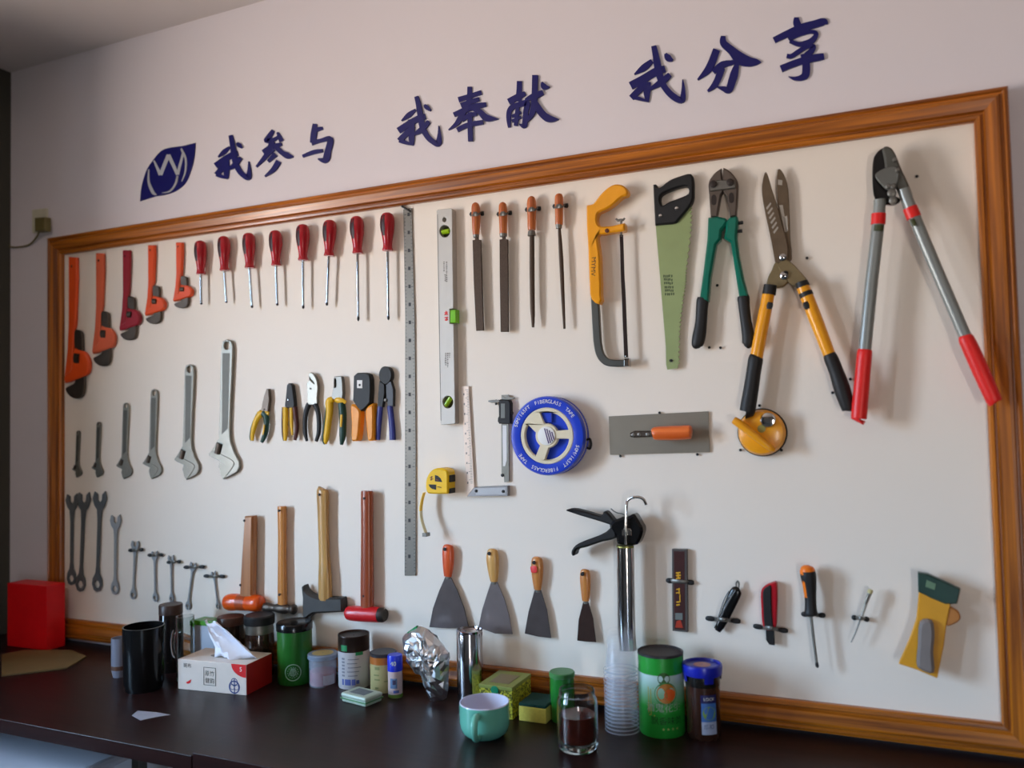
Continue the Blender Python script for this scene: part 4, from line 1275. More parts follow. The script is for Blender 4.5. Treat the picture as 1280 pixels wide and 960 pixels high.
# ---------------------------------------------------------------- hacksaw blade pack
Wb = Z(830, 680, 8)
r = thing('blade_pack', 'slim upright pack of blades with gold lettering, held by a clip', 'pack', at(*Wb((155, 55))[0]))
plate('case', Wb((78, 52), (228, 55), (236, 884), (84, 870)), .002, .014, mat('pack_grey', (84, 80, 78), .35), r, bev=.0015)
plate('label_card', Wb((98, 72), (205, 74), (212, 862), (102, 852)), .014, .0146, mat('pack_label', (66, 34, 32), .4, var=.3, scale=60), r, bev=.0002)
for part_ in (([(118, 290, 7), (165, 285, 7)], [(118, 318, 7), (168, 312, 9)], [(140, 285, 6), (142, 345, 6)], [(120, 345, 7), (165, 340, 7)]), ([(150, 440, 6), (152, 500, 6)], [(122, 455, 6), (160, 450, 6)], [(120, 490, 6), (160, 486, 6)], [(158, 505, 5), (160, 580, 5)], [(122, 582, 6), (160, 578, 6)], [(122, 612, 7), (158, 606, 7)])):
    strokes('gold_lettering', [Wb(*s) for s in part_], .0146, .0149, GOLD, r, 2)
plate('emblem', Wb((110, 690), (185, 692), (185, 760), (112, 756)), .0146, .0149, mat('pack_grey_print', (110, 116, 112), .5), r, bev=.0001)
plate('emblem', Wb((125, 770), (165, 760), (190, 838), (112, 836)), .0146, .0149, mat('pack_red_print', (170, 52, 30), .5), r, bev=.0001)
clip(833, 725.5, 867.5, 728.5, .019, hw=2.4, bulge=(.2, .75))

# ---------------------------------------------------------------- knives in clips
r = thing('utility_knife', 'black snap-off knife tilted in its wall clip', 'knife', at(*Wb((720, 440))[0]))
sweep('body', Wb((745, 440, 18), (728, 462, 54), (700, 520, 62), (655, 620, 58), (605, 730, 52), (560, 820, 44), (535, 868, 30)), .014, BLACKG, r, ky=.5, n=16)
sweep('rib_line', Wb((650, 470, 6), (600, 560, 6), (560, 680, 6), (530, 770, 5)), .024, mat('grey_rib', (110, 110, 112), .4), r, ky=.6)
sweep('rib_line', Wb((715, 460, 5), (655, 560, 6), (600, 660, 6), (560, 740, 5)), .028, mat('grey_rib', ()), r, ky=.6)
plate('nose', Wb((520, 800), (532, 808), (515, 848), (496, 842)), .012, .018, CHROME, r, bev=.0005)
sweep('end_loop', Wb((725, 440, 8), (722, 395, 9), (738, 372, 9), (750, 400, 9), (748, 440, 8)), .012, SATIN, r, ky=.6, n=8)
clip(*Wb((418, 742))[0], *Wb((765, 775))[0], .033, hw=2.6, bulge=(.32, .66))
X = Z(800, 660, 4)
r = thing('utility_knife', 'red and black utility knife upright in its wall clip', 'knife', at(*X((660, 276))[0]))
plate('body', spline(X((604, 320), (625, 290), (655, 277), (682, 275), (686, 340), (684, 420), (678, 500), (645, 515), (614, 490), (606, 400)), 3, True), .004, .022, RED, r, bev=.003)
plate('grip_panel', spline(X((614, 320), (632, 296), (654, 290), (656, 350), (660, 440), (664, 505), (640, 512), (622, 490), (616, 400)), 3, True), .022, .025, BLACK, r, bev=.002)
plate('nose', X((628, 500), (668, 500), (672, 588), (646, 584), (630, 560)), .006, .018, BLACK, r, bev=.0015)
clip(*X((567, 490))[0], *X((740, 515))[0], .032, hw=2.6, bulge=(.33, .66))
r = thing('screwdriver', 'screwdriver with an orange and black grip standing in a wall clip', 'screwdriver', at(*X((836, 190))[0]))
sweep('handle', X((836, 189, 12), (836, 198, 30), (840, 230, 40), (848, 290, 34), (852, 350, 29), (854, 400, 30), (855, 430, 34), (856, 440, 20)), .030, BLACK, r, n=18)
sweep('cap', X((836, 187, 12), (836, 196, 31), (838, 215, 39)), .030, mat('grip_orange', (242, 120, 16), .4), r, n=18)
sweep('grip_panel', X((838, 212, 40.5), (842, 240, 39.5), (848, 290, 34.8), (852, 345, 29.5)), .030, mat('grip_orange', ()), r, n=6, arc=(-35, 60))
sweep('shaft', X((855, 440, 8), (866, 540, 7.5), (884, 680, 7)), .030, SATIN, r, n=10, k=1)
sweep('tip', X((883, 672, 8), (886, 690, 9), (889, 698, 5)), .030, BLACK, r, n=8, k=1)
clip(*X((808, 430))[0], *X((926, 438))[0], .040, hw=2.6, bulge=(.25, .6))
r = thing('test_screwdriver', 'small clear-handled test screwdriver in the rightmost wall clip', 'screwdriver', at(*X((1150, 312))[0]))
sweep('cap', X((1154, 308, 13), (1148, 325, 15)), .024, mat('cap_beige', (190, 176, 120), .4), r, k=1)
sweep('handle', X((1148, 325, 13), (1128, 380, 10), (1108, 440, 9)), .024, mat('clear_grip', (190, 186, 176), .15, trans=.5), r, k=2)
sweep('spring', X((1146, 330, 4), (1128, 380, 4)), .030, DARKST, r, k=1)
sweep('shaft', X((1106, 445, 5), (1075, 530, 4), (1056, 572, 3)), .024, SATIN, r, n=8, k=1)
clip(*X((1060, 447))[0], *X((1144, 458))[0], .034, hw=2.4, bulge=(.3, .7))
# carded yellow and green package hanging at the right
D_ = Z(1110, 700, 6)
r = thing('carded_tool', 'yellow carded tool with a dark green header, hanging at the lower right', 'package', at(*D_((370, 100))[0]))
PKY = mat('package_yellow', (214, 150, 30), .4, var=.2, scale=14)
plate('card', D_((232, 240), (470, 330), (440, 480), (420, 640), (370, 890), (230, 830), (80, 780), (160, 600), (215, 440)), .03, .042, PKY, r, bev=.002)
plate('header', D_((225, 98), (300, 108), (545, 220), (520, 330), (430, 335), (320, 290), (228, 240)), .024, .044, mat('package_green', (20, 60, 52), .35, var=.3, scale=30), r, bev=.003)
plate('print_patch', D_((290, 150), (360, 180), (350, 225), (280, 200)), .044, .0446, mat('package_pale_green', (100, 130, 100), .5), r, bev=.0002)
plate('blister', spline(D_((240, 470), (330, 460), (350, 560), (340, 700), (345, 850), (250, 830), (215, 780), (225, 640)), 3, True), .042, .056, mat('blister_grey', (128, 120, 116), .25, var=.1), r, bev=.006)
plate('tab', spline(D_((420, 350), (520, 380), (545, 440), (500, 480), (430, 490)), 3, True), .030, .040, mat('package_tab', (176, 112, 50), .5), r, bev=.003)
screw(1146 + 10, 721, .004, .04)

# ---------------------------------------------------------------- hammers, mallet, axe
M_ = Z(200, 600, 4.267)
W1 = wood('mallet_handle_wood', (150, 92, 46), (180, 118, 66), 2)
W2 = wood('hammer_handle_wood', (180, 106, 40), (210, 140, 66), 2)
W3 = wood('axe_handle_wood', (158, 112, 56), (206, 160, 92), 2)
W4 = wood('sledge_handle_wood', (132, 54, 26), (168, 80, 40), 2)
GH = 'hammers hanging head down in the lower row'
r = thing('mallet', 'mallet with an orange translucent-looking plastic head', 'mallet', at(*M_((468, 195))[0]), GH)
plate('handle', M_((446, 194), (492, 192), (490, 400), (487, 640), (420, 640), (430, 420)), .012, .034, W1, r, bev=.006)
sweep('head', M_((350, 655, 22), (356, 655, 36), (372, 652, 45), (400, 651, 46), (424, 652, 43), (468, 655, 42), (495, 656, 45), (525, 658, 45), (540, 659, 36), (545, 659, 22)), .024,
      mat('mallet_orange', (226, 84, 16), .3, var=.08, coat=.3), r, n=20, k=3)
sweep('head_band', M_((424, 652, 44), (468, 655, 43)), .024, mat('mallet_band', (170, 70, 26), .4), r, n=20, k=1)
r = thing('ball_pein_hammer', 'hammer with a small dark round-ended head and light handle', 'hammer', at(*M_((652, 147))[0]), GH)
sweep('handle', M_((651, 146, 20), (651, 152, 25), (652, 300, 23), (652, 450, 24), (653, 600, 26), (654, 665, 26)), .018, W2, r, ky=.7, n=16)
sweep('head', M_((556, 678, 14), (560, 678, 24), (585, 680, 26), (610, 682, 20), (640, 684, 27), (668, 687, 27), (692, 689, 20), (712, 690, 28), (722, 691, 22), (727, 691, 10)), .020, DARKST, r, n=18, k=3)
r = thing('hatchet', 'hatchet with a flared dark steel blade and a curved wooden handle', 'axe', at(*M_((868, 56))[0]), GH)
sweep('handle', M_((868, 54, 24), (868, 62, 33), (870, 160, 31), (873, 300, 29), (877, 420, 30), (880, 520, 36), (882, 640, 37)), .020, W3, r, ky=.6, n=16)
plate('head', spline(M_((762, 562), (772, 588), (800, 612), (842, 628)), 3) + M_((968, 630), (972, 668), (970, 706), (850, 712)) + spline(M_((815, 715), (785, 735), (760, 756), (755, 700), (755, 640)), 3), .006, .032,
      mat('axe_steel', (74, 72, 70), .5, .7, var=.2), r, bev=.006)
r = thing('sledgehammer', 'club hammer with a bright red head and red-brown handle', 'hammer', at(*M_((1105, 70))[0]), GH)
sweep('handle', M_((1104, 66, 24), (1104, 72, 33), (1105, 250, 33), (1105, 480, 35), (1105, 600, 36), (1105, 700, 34)), .022, W4, r, ky=.7, n=16)
sweep('head', M_((998, 709, 26), (1004, 709, 36), (1030, 711, 41), (1090, 715, 42), (1150, 718, 42), (1172, 719, 41)), .026, mat('sledge_red', (204, 26, 34), .35, coat=.3), r, n=20, k=3)
sweep('striking_face', M_((1170, 719, 40), (1190, 720, 40), (1202, 721, 32)), .026, mat('sledge_face', (66, 62, 58), .5, .7), r, n=20, k=1)
for p in ((448, 217), (427, 561), (633, 164), (635, 612), (848, 79), (1088, 98), (1085, 620)):
    u, v = M_(p)[0]
    turn('nail', at(u, v, .036), [(.002, 0), (.002, .034), (.0042, .035), (.003, .037)], BLACK, board, 8)
# ---------------------------------------------------------------- the two dark tables under the board
ZL, ZR = ZB - .080, ZB - .073               # table top heights
TOP = wood('dark_table_veneer', (26, 11, 10), (38, 17, 15), 0, rough=.36, coat=.0, scale=.5, spec=.22)
def table(name, lab, x0, x1, y0, y1, z):
    r = thing(name, lab, 'table', ((x0 + x1) / 2, (y0 + y1) / 2, 0))
    box('table_top', (x0, y0, z - .035), (x1, y1, z), TOP, r, .0012)
    box('apron', (x0 + .06, y1 - .12, z - .12), (x1 - .06, y1 - .10, z - .035), TOP, r)
    for x in (x0 + .04, x1 - .10):
        for y in (y0 + .04, y1 - .10):
            box('leg', (x, y, 0), (x + .06, y + .06, z - .035), TOP, r, .003)
table('dark_table', 'dark brown wooden table on the left, under the wrenches', XL + .004, 1.186, -.60, .0105, ZL)
table('dark_table', 'dark brown wooden table on the right, holding the mug and jars', 1.189, 3.6, -.60, .0105, ZR)

def stand(u, vb, hw, z):
    F = on_z(u, vb, z)
    h = Vector((F.x - CAM.x, F.y - CAM.y))
    h.normalize()
    a = ray(u - hw, vb).normalized().angle(ray(u + hw, vb).normalized()) / 2
    rr_ = (F - CAM).length * math.sin(a)
    rr_ = rr_ / (1 - math.sin(a))
    c = Vector((F.x + h.x * rr_, F.y + h.y * rr_))
    lim = -.030 - rr_
    if c.y > lim:                            # keep clear of the frame
        k_ = (c.y - lim) / h.y
        c = c - h * k_
        rr_ *= 1 - k_ / (F - CAM).length
    return c, rr_

def zat(u, v, c):
    return at(u, v, -c.y).z

def facing(c):
    return math.atan2(CAM.y - c.y, CAM.x - c.x)

def patch(name, c, rad, z0_, z1_, a0, a1, m, parent, rad1=None):
    """printed area wrapped on a round body"""
    th = facing(c)
    return lathe(name, [(rad, z0_), (rad1 or rad, z1_)], c, m, parent, n=36, arc=(th + a0, th + a1))

def wrap_text(name, items, c, rad, m, parent):
    """items: (string, size, angle offset, z)"""
    th = facing(c)
    def put(a, b, dta):
        g = th + dta[0] + a / rad
        return (c.x + rad * math.cos(g), c.y + rad * math.sin(g), dta[1] + b)
    return flat_text(name, [(s, sz, (a, z)) for s, sz, a, z in items], m, parent, put)

def jar(name, lab, cat, u, vb, hw, z):
    c, rr_ = stand(u, vb, hw, z)
    return thing(name, lab, cat, (c.x, c.y, z)), c, rr_

# red box and the papers at the far left
RB = mat('red_card', (224, 10, 20), .45, var=.08)
p = on_z(40, 806, ZL)
r = thing('red_gift_box', 'bright red box standing at the left end of the table', 'box', (-.16, -.075, ZL))
zt = at(42, 730, .1).z
box('carton', (max(XL + .015, at(9, 770, .115).x), -.115, ZL), (at(58, 770, .115).x, -.045, zt), RB, r, .002)
pc = Vector((-.235, -.1156, (ZL + zt) / 2 + .01))
strokes_m = mat('dark_red_print', (90, 6, 12), .5)
V, F = [], []
for x0, x1, a0, a1 in ((-.03, .03, .03, .045), (-.022, .022, 0, .012), (-.006, .006, -.06, .05), (-.03, .03, -.045, -.03), (-.03, -.018, -.045, -.01), (.018, .03, -.045, -.01)):
    o = len(V)
    V += [(pc.x + a, pc.y, pc.z + b) for a, b in ((x0, a0), (x1, a0), (x1, a1), (x0, a1))]
    F.append((o, o + 1, o + 2, o + 3))
mk('print', V, F, strokes_m, r)
def sheet(name, lab, cat, pts, z, m, th=.002):
    V = [on_z(u, v, z) for u, v in pts]
    n = len(V)
    VV = [(q.x, q.y, z + .0005) for q in V] + [(q.x, q.y, z + .0005 + th) for q in V]
    F = [tuple(range(n)), tuple(range(n, 2 * n))] + [(i, (i + 1) % n, n + (i + 1) % n, n + i) for i in range(n)]
    o = mk(name, VV, F, m)
    return tag(o, lab, cat)
sheet('paper_folder', 'olive-brown folder lying on the table before the red box', 'folder', [(2, 846), (84, 836), (108, 822), (88, 814), (30, 814), (2, 820)], ZL, mat('folder_olive', (112, 92, 56), .6, var=.2, scale=12), .004)
sheet('paper_scrap', 'small pointed scrap of white paper lying on the table', 'paper', [(165, 895), (172, 889), (195, 891), (213, 894), (195, 897), (176, 901)], ZL, mat('scrap_white', (150, 150, 160), .5), .001)

# dark pot with a small pale cup in front, far left
r, c, rr_ = jar('dark_pot', 'tall black pot standing left of the tissue box', 'pot', 180, 868, 27, ZL)
zt = zat(180, 782, c)
lathe('pot_body', [(rr_ * .2, ZL), (rr_ * .86, ZL), (rr_ * .95, ZL + .02), (rr_, zt - .015), (rr_, zt), (rr_ * .93, zt), (rr_ * .9, ZL + .02), (rr_ * .2, ZL + .012)], c, BLACKG, r, closed=True)
r, c, rr_ = jar('pale_cup', 'small pale cup in front of the black pot', 'cup', 150, 848, 11, ZL)
zt = zat(150, 797, c)
CUPW = mat('pale_cup_glaze', (130, 132, 146), .3)
lathe('cup_body', [(rr_ * .2, ZL), (rr_ * .8, ZL), (rr_, ZL + .02), (rr_, zt), (rr_ * .9, zt), (rr_ * .85, ZL + .02), (rr_ * .2, ZL + .01)], c, CUPW, r, closed=True)
lathe('cup_band', [(rr_ * 1.01, ZL + .022), (rr_ * 1.01, ZL + .034)], c, mat('cup_brown_band', (90, 60, 44), .4), r)
# dark jar with brown lid
r, c, rr_ = jar('dark_jar', 'dark glass jar with a brown lid behind the clear mug', 'jar', 214, 842, 15, ZL)
zt = zat(214, 755, c)
lathe('jar_body', [(rr_ * .2, ZL), (rr_ * .95, ZL), (rr_, ZL + .01), (rr_, zt - .03), (rr_ * .85, zt - .02), (rr_ * .3, zt - .018)], c, mat('dark_glass', (26, 20, 18), .12, coat=.5), r, closed=True)
lathe('lid', [(rr_ * .9, zt - .028), (rr_ * 1.02, zt - .028), (rr_ * 1.02, zt - .003), (rr_ * .96, zt), (rr_ * .3, zt)], c, mat('lid_brown', (62, 42, 34), .4), r, closed=True)
# clear mug with ear
GLASS = mat('clear_glass', (235, 240, 238), .02, trans=1., var=.0, ior=1.45)
r, c, rr_ = jar('glass_mug', 'clear glass mug with an ear behind the tissue box', 'mug', 232, 853, 11.5, ZL)
zt = zat(232, 770, c)
lathe('mug_body', [(.002, ZL + .001), (rr_ * .95, ZL + .001), (rr_, ZL + .008), (rr_, zt), (rr_ * .9, zt), (rr_ * .9, ZL + .012), (.002, ZL + .010)], c, GLASS, r, closed=True)
zm = (ZL + zt) / 2 + .01
tube3('ear', [(c.x - rr_ * .95, c.y, zm + .035), (c.x - rr_ * 1.5, c.y - .004, zm + .036), (c.x - rr_ * 1.75, c.y - .006, zm), (c.x - rr_ * 1.5, c.y - .004, zm - .034), (c.x - rr_ * .95, c.y, zm - .03)], .006, GLASS, r)
# green and white carton
r = thing('tea_carton', 'white carton with a green top behind the tissue', 'carton', (0, 0, 0))
fl = on_z(241, 842, ZL)
cx0 = at(241, 790, .085)
zt = at(243, 776, .085).z
CW = mat('carton_white', (176, 184, 198), .4, var=.05)
CG = mat('carton_green', (70, 142, 28), .35, var=.12)
x0, x1 = cx0.x, cx0.x + .085
r.location = ((x0 + x1) / 2, -.06, ZL)
WORLD_OF[r.name] = Vector(r.location)
box('carton_body', (x0, -.085, ZL + .028), (x1, -.036, zt - .012), CW, r, .001)
box('carton_base', (x0, -.085, ZL + .0), (x1, -.036, ZL + .028), CG, r, .001)
box('carton_top', (x0 - .002, -.087, zt - .012), (x1 + .002, -.034, zt + .002), CG, r, .002)
box('top_print', (x0 + .025, -.072, zt + .002), (x1 - .025, -.05, zt + .0026), mat('carton_print', (150, 160, 120), .5), r)
# brown-lidded jar
r, c, rr_ = jar('brown_lid_jar', 'squat dark jar with a wide brown lid behind the tissue box', 'jar', 289, 842, 17, ZL)
zt = zat(289, 770, c)
lathe('jar_body', [(rr_ * .2, ZL), (rr_ * .92, ZL), (rr_ * .96, ZL + .01), (rr_ * .96, zt - .02), (rr_ * .3, zt - .019)], c, mat('dark_brown_glass', (44, 32, 24), .15, coat=.5), r, closed=True)
lathe('lid', [(rr_ * .9, zt - .024), (rr_ * 1.03, zt - .024), (rr_ * 1.03, zt - .003), (rr_ * .97, zt), (rr_ * .3, zt)], c, mat('lid_dark_brown', (70, 40, 26), .4), r, closed=True)
patch('label', c, rr_ * .97, ZL + .045, ZL + .082, .1, .9, mat('jar_label_gold', (150, 122, 36), .5, var=.3, scale=80), r)
# glass jar with black lid
r, c, rr_ = jar('black_lid_jar', 'glass jar with a black lid and silver neck, left of the green canister', 'jar', 325, 846, 18.5, ZL)
zt = zat(325, 768, c)
lathe('lid', [(rr_ * .95, zt - .026), (rr_ * 1.05, zt - .026), (rr_ * 1.06, zt - .004), (rr_ * .98, zt), (rr_ * .3, zt)], c, BLACK, r, closed=True)
lathe('neck', [(rr_ * .96, zt - .052), (rr_ * .98, zt - .040), (rr_ * .94, zt - .036), (rr_ * .94, zt - .026)], c, STEEL, r)
lathe('jar_body', [(rr_ * .2, ZL), (rr_ * .94, ZL), (rr_, ZL + .01), (rr_, zt - .062), (rr_ * .95, zt - .050), (rr_ * .4, zt - .048)], c, mat('brown_tea_glass', (52, 34, 26), .12, coat=.6, var=.3, scale=50), r, closed=True)

# tissue box
P0, P1 = on_z(222.5, 861, ZL), on_z(308, 869.5, ZL)
ex = (P1 - P0)
ex.z = 0
Lb = ex.length
ex.normalize()
ey = Vector((-ex.y, ex.x, 0))
Db = .118
Hb = at(308, 831, -P1.y).z - ZL
rot = math.atan2(ex.y, ex.x)
mid = (P0 + P1) / 2 + ey * Db / 2
r = thing('tissue_box', 'white and red paper tissue box with a tissue pulled out', 'tissue box', (mid.x, mid.y, ZL))
TW = mat('tissue_box_white', (222, 208, 196), .45, var=.05)
TR_ = mat('tissue_box_red', (168, 26, 20), .45, var=.08)
box('carton', (mid.x - Lb / 2, mid.y - Db / 2, ZL), (mid.x + Lb / 2, mid.y + Db / 2, ZL + Hb), TW, r, .0012, rot)
pc = P0 + ex * (Lb + .0003) + ey * Db / 2
e2 = ex
V = []
for a, b in ((-.5, 0), (.5, 0), (.5, 1), (-.5, 1)):
    q_ = P0 + ex * (Lb + .0006) + ey * (Db * (.5 + a * .985))
    V.append((q_.x, q_.y, ZL + Hb * (.01 + b * .98)))
mk('red_side', V, [(0, 1, 2, 3)], TR_, r)
def fp(a, b, dta=None):
    o_ = dta if dta else (0, 0)
    q_ = P0 + ex * ((a + o_[0]) * 1.0) - ey * .0006
    return (q_.x, q_.y, ZL + b + o_[1])
def flatpoly(name, pts, m, parent, f=fp):
    return mk(name, [f(a, b) for a, b in pts], [tuple(range(len(pts)))], m, parent)
flatpoly('red_corner', [(Lb * .998, Hb * .995)] + [(Lb * (.998 - .21 * math.cos(t)), Hb * (.995 - .42 * math.sin(t))) for t in [math.pi / 2 * k / 8 for k in range(0, 9)]], mat('tissue_corner_red', (214, 26, 30), .45), r)
flat_text('lettering', [('原竹', .0155, (Lb * .475, Hb * .60)), ('健韵', .0155, (Lb * .475, Hb * .36)), ], mat('tissue_print_dark', (54, 60, 50), .6), r, fp)
flat_text('corner_lettering', [('5', .017, (Lb * .925, Hb * .83))], WHITE, r, lambda a, b, d: tuple(Vector(fp(a, b, d)) - ey * .0004))
fr = []
for a0, a1, b0, b1 in ((.385, .565, .795, .81), (.385, .565, .215, .23), (.385, .393, .215, .81), (.557, .565, .215, .81)):
    fr.append([(Lb * a0, Hb * b0), (Lb * a1, Hb * b0), (Lb * a1, Hb * b1), (Lb * a0, Hb * b1)])
V, F = [], []
for qd in fr:
    o = len(V)
    V += [fp(a, b) for a, b in qd]
    F.append((o, o + 1, o + 2, o + 3))
mk('print_frame', V, F, mat('tissue_print_dark', ()), r)
flat_text('brand_lettering', [('斑布', .014, (Lb * .145, Hb * .80))], mat('tissue_print_grey', (96, 90, 88), .6), r, fp)
flatpoly('red_mark', [(Lb * .12, Hb * .24), (Lb * .16, Hb * .30), (Lb * .205, Hb * .36), (Lb * .19, Hb * .24), (Lb * .15, Hb * .20)], mat('tissue_corner_red', ()), r)
BF = mat('blue_flower_print', (60, 74, 130), .5)
V, F = [], []
for cx_, cz_, ra, rb in ((.83, .24, .045, .017), (.80, .24, .02, .008), (.86, .24, .02, .008), (.83, .40, .028, .011)):
    o = len(V)
    n = 16
    for k in range(n):
        g = 2 * math.pi * k / n
        V.append(fp(Lb * cx_ + .018 * (ra / .045) * math.cos(g), Hb * cz_ + .018 * (ra / .045) * math.sin(g)))
    for k in range(n):
        g = 2 * math.pi * k / n
        V.append(fp(Lb * cx_ + .0145 * (ra / .045) * math.cos(g), Hb * cz_ + .0145 * (ra / .045) * math.sin(g)))
    F += [(o + k, o + (k + 1) % n, o + n + (k + 1) % n, o + n + k) for k in range(n)]
o = len(V)
V += [fp(Lb * .825, 0.001), fp(Lb * .838, 0.001), fp(Lb * .838, Hb * .5), fp(Lb * .825, Hb * .5)]
F.append((o, o + 1, o + 2, o + 3))
mk('flower_print', V, F, BF, r)
# the tissue itself: a folded sheet rising from the slot
TIS = mat('tissue_paper', (236, 238, 248), .8, var=.02)
def tis(px, py, back):
    q_ = P0 + ex * (Lb * px) + ey * (Db * back)
    return Vector((q_.x, q_.y, ZL + Hb + py))
rows = 9
V, F = [], []
left = [(.42, -.002, .30), (.36, .030, .36), (.27, .062, .42), (.20, .094, .46)]
right = [(.97, -.002, .40), (.80, .032, .46), (.56, .066, .50), (.38, .092, .50)]
nc = 13
for i in range(rows):
    t = i / (rows - 1) * 3
    k = min(2, int(t))
    f_ = t - k
    l = [left[k][j] + (left[k + 1][j] - left[k][j]) * f_ for j in range(3)]
    rr2 = [right[k][j] + (right[k + 1][j] - right[k][j]) * f_ for j in range(3)]
    for j in range(nc):
        s = j / (nc - 1)
        q3 = [l[a] + (rr2[a] - l[a]) * s for a in range(3)]
        fold = .10 * math.sin(s * 9.0 + i * .25) * (1 - .35 * i / rows) + .05 * math.sin(s * 21 + i)
        V.append(tis(q3[0] + .012 * math.sin(s * 14), q3[1] + .004 * math.sin(s * 8 + 1), q3[2] + fold))
for i in range(rows - 1):
    for j in range(nc - 1):
        F.append((i * nc + j, i * nc + j + 1, (i + 1) * nc + j + 1, (i + 1) * nc + j))
t_ = mk('pulled_tissue', V, F, TIS, r, smooth=True)
sm_ = t_.modifiers.new('thickness', 'SOLIDIFY')
sm_.thickness = .0006
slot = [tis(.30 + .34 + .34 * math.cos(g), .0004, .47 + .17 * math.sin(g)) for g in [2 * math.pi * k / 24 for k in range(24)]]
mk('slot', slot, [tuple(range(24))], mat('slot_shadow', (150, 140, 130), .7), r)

# green canister with black lid
r, c, rr_ = jar('green_canister', 'dark green canister with a black lid and white crest', 'canister', 369, 858, 22.5, ZL)
zt = zat(369, 780, c)
GC = mat('canister_green', (34, 104, 34), .35, var=.06, coat=.3)
lathe('body', [(rr_ * .2, ZL), (rr_ * .94, ZL), (rr_ * .98, ZL + .004), (rr_ * .98, zt - .012), (rr_ * .3, zt - .011)], c, GC, r, closed=True)
lathe('lid', [(rr_ * .97, zt - .014), (rr_ * 1.02, zt - .014), (rr_ * 1.02, zt + .004), (rr_ * .98, zt + .007), (rr_ * .9, zt + .004), (rr_ * .2, zt + .003)], c, BLACKG, r, closed=True)
th = facing(c)
CR = mat('crest_print', (150, 186, 160), .5)
V, F = [], []
zc = ZL + .038
def cyl(a, b, rad):
    g = th - .12 + a / rad
    return (c.x + rad * math.cos(g), c.y + rad * math.sin(g), zc + b)
for r0, r1, ph in ((.021, .0235, 0), (.014, .0155, 0), (.008, .009, 0)):
    o = len(V)
    n = 28
    for k in range(n):
        g = 2 * math.pi * k / n
        V += [cyl(r0 * math.cos(g), r0 * math.sin(g), rr_ * .985), cyl(r1 * math.cos(g), r1 * math.sin(g), rr_ * .985)]
    F += [(o + 2 * k, o + 2 * ((k + 1) % n), o + 2 * ((k + 1) % n) + 1, o + 2 * k + 1) for k in range(0, n, 2)] if r0 < .02 else [(o + 2 * k, o + 2 * ((k + 1) % n), o + 2 * ((k + 1) % n) + 1, o + 2 * k + 1) for k in range(n)]
for k in range(7):
    x = -.012 + k * .004
    o = len(V)
    V += [cyl(x, -.012 + abs(x) * .5, rr_ * .985), cyl(x + .0016, -.012 + abs(x) * .5, rr_ * .985), cyl(x * .4 + .0012, .012, rr_ * .985), cyl(x * .4, .012, rr_ * .985)]
    F.append((o, o + 1, o + 2, o + 3))
mk('crest', V, F, CR, r)

# clear plastic tub with red contents
r, c, rr_ = jar('plastic_tub', 'round clear plastic tub half full of red pieces', 'tub', 404, 861, 18, ZL)
zt = zat(404, 816, c)
CLR = mat('clear_plastic', (205, 208, 222), .12, var=.02, alpha=.28)
lathe('tub_body', [(rr_ * .2, ZL + .0005), (rr_ * .93, ZL + .0005), (rr_ * .97, ZL + .006), (rr_ * .97, zt - .008), (rr_ * .93, zt - .008), (rr_ * .92, ZL + .004), (rr_ * .2, ZL + .003)], c, CLR, r, closed=True)
lathe('contents', [(rr_ * .2, ZL + .004), (rr_ * .90, ZL + .0045), (rr_ * .912, ZL + .04), (rr_ * .5, ZL + .045), (rr_ * .1, ZL + .043)], c, mat('red_contents', (158, 24, 44), .6, var=.4, scale=120), r, closed=True)
lathe('lid', [(rr_ * .98, zt - .012), (rr_ * 1.06, zt - .012), (rr_ * 1.07, zt - .002), (rr_ * 1.02, zt), (rr_ * .2, zt)], c, mat('tub_lid', (150, 164, 184), .2, trans=.3), r, closed=True)
lathe('lid_label', [(rr_ * .75, zt + .0006), (rr_ * .05, zt + .0006)], c, mat('tub_lid_label', (176, 150, 90), .5), r)
patch('label', c, rr_ * .985, ZL + .008, ZL + .034, .0, .95, mat('tub_label', (170, 166, 176), .5, var=.25, scale=160), r)

# tall white tin
r, c, rr_ = jar('white_tin', 'tall white cylindrical tin with a metal top behind the mint tin', 'tin', 443, 861.5, 19.8, ZR)
zt = zat(443, 792.5, c)
WT = mat('tin_white', (186, 182, 184), .4, var=.05)
zb_ = zat(443, 811, c)
lathe('body', [(rr_ * .2, ZR), (rr_ * .98, ZR), (rr_, ZR + .003), (rr_, zb_)], c, WT, r)
lathe('dark_band', [(rr_, zb_), (rr_, zt - .001), (rr_ * 1.012, zt), (rr_ * 1.0, zt + .002), (rr_ * .95, zt - .001)], c, mat('tin_dark_band', (56, 42, 36), .3, .5, var=.35, scale=30), r)
lathe('top', [(rr_ * .955, zt - .002), (rr_ * .8, zt - .003), (rr_ * .05, zt - .003)], c, mat('tin_top', (62, 62, 52), .4, .7), r)
patch('green_spot', c, rr_ * 1.004, zb_ + .004, zb_ + .02, -.9, -.45, mat('tin_green_spot', (40, 130, 80), .3), r)
patch('green_spot', c, rr_ * 1.004, zb_ - .008, zb_ + .001, .1, .6, mat('tin_green_spot', ()), r)
BP = mat('tin_blue_print', (84, 96, 160), .5)
patch('blue_block', c, rr_ * 1.004, ZR + .012, ZR + .028, -.85, -.70, BP, r)
patch('blue_block', c, rr_ * 1.004, ZR + .012, ZR + .028, -.62, -.22, BP, r)
patch('blue_block', c, rr_ * 1.004, ZR + .012, ZR + .028, -.16, .08, BP, r)
patch('blue_block', c, rr_ * 1.004, ZR + .015, ZR + .025, .12, .32, BP, r)
GPm = mat('tin_grey_print', (130, 128, 138), .6)
for k in range(5):
    patch('text_line', c, rr_ * 1.004, ZR + .036 + k * .011, ZR + .0385 + k * .011, -.45 if k % 2 else -.4, .2 + .12 * (k % 3), GPm, r)
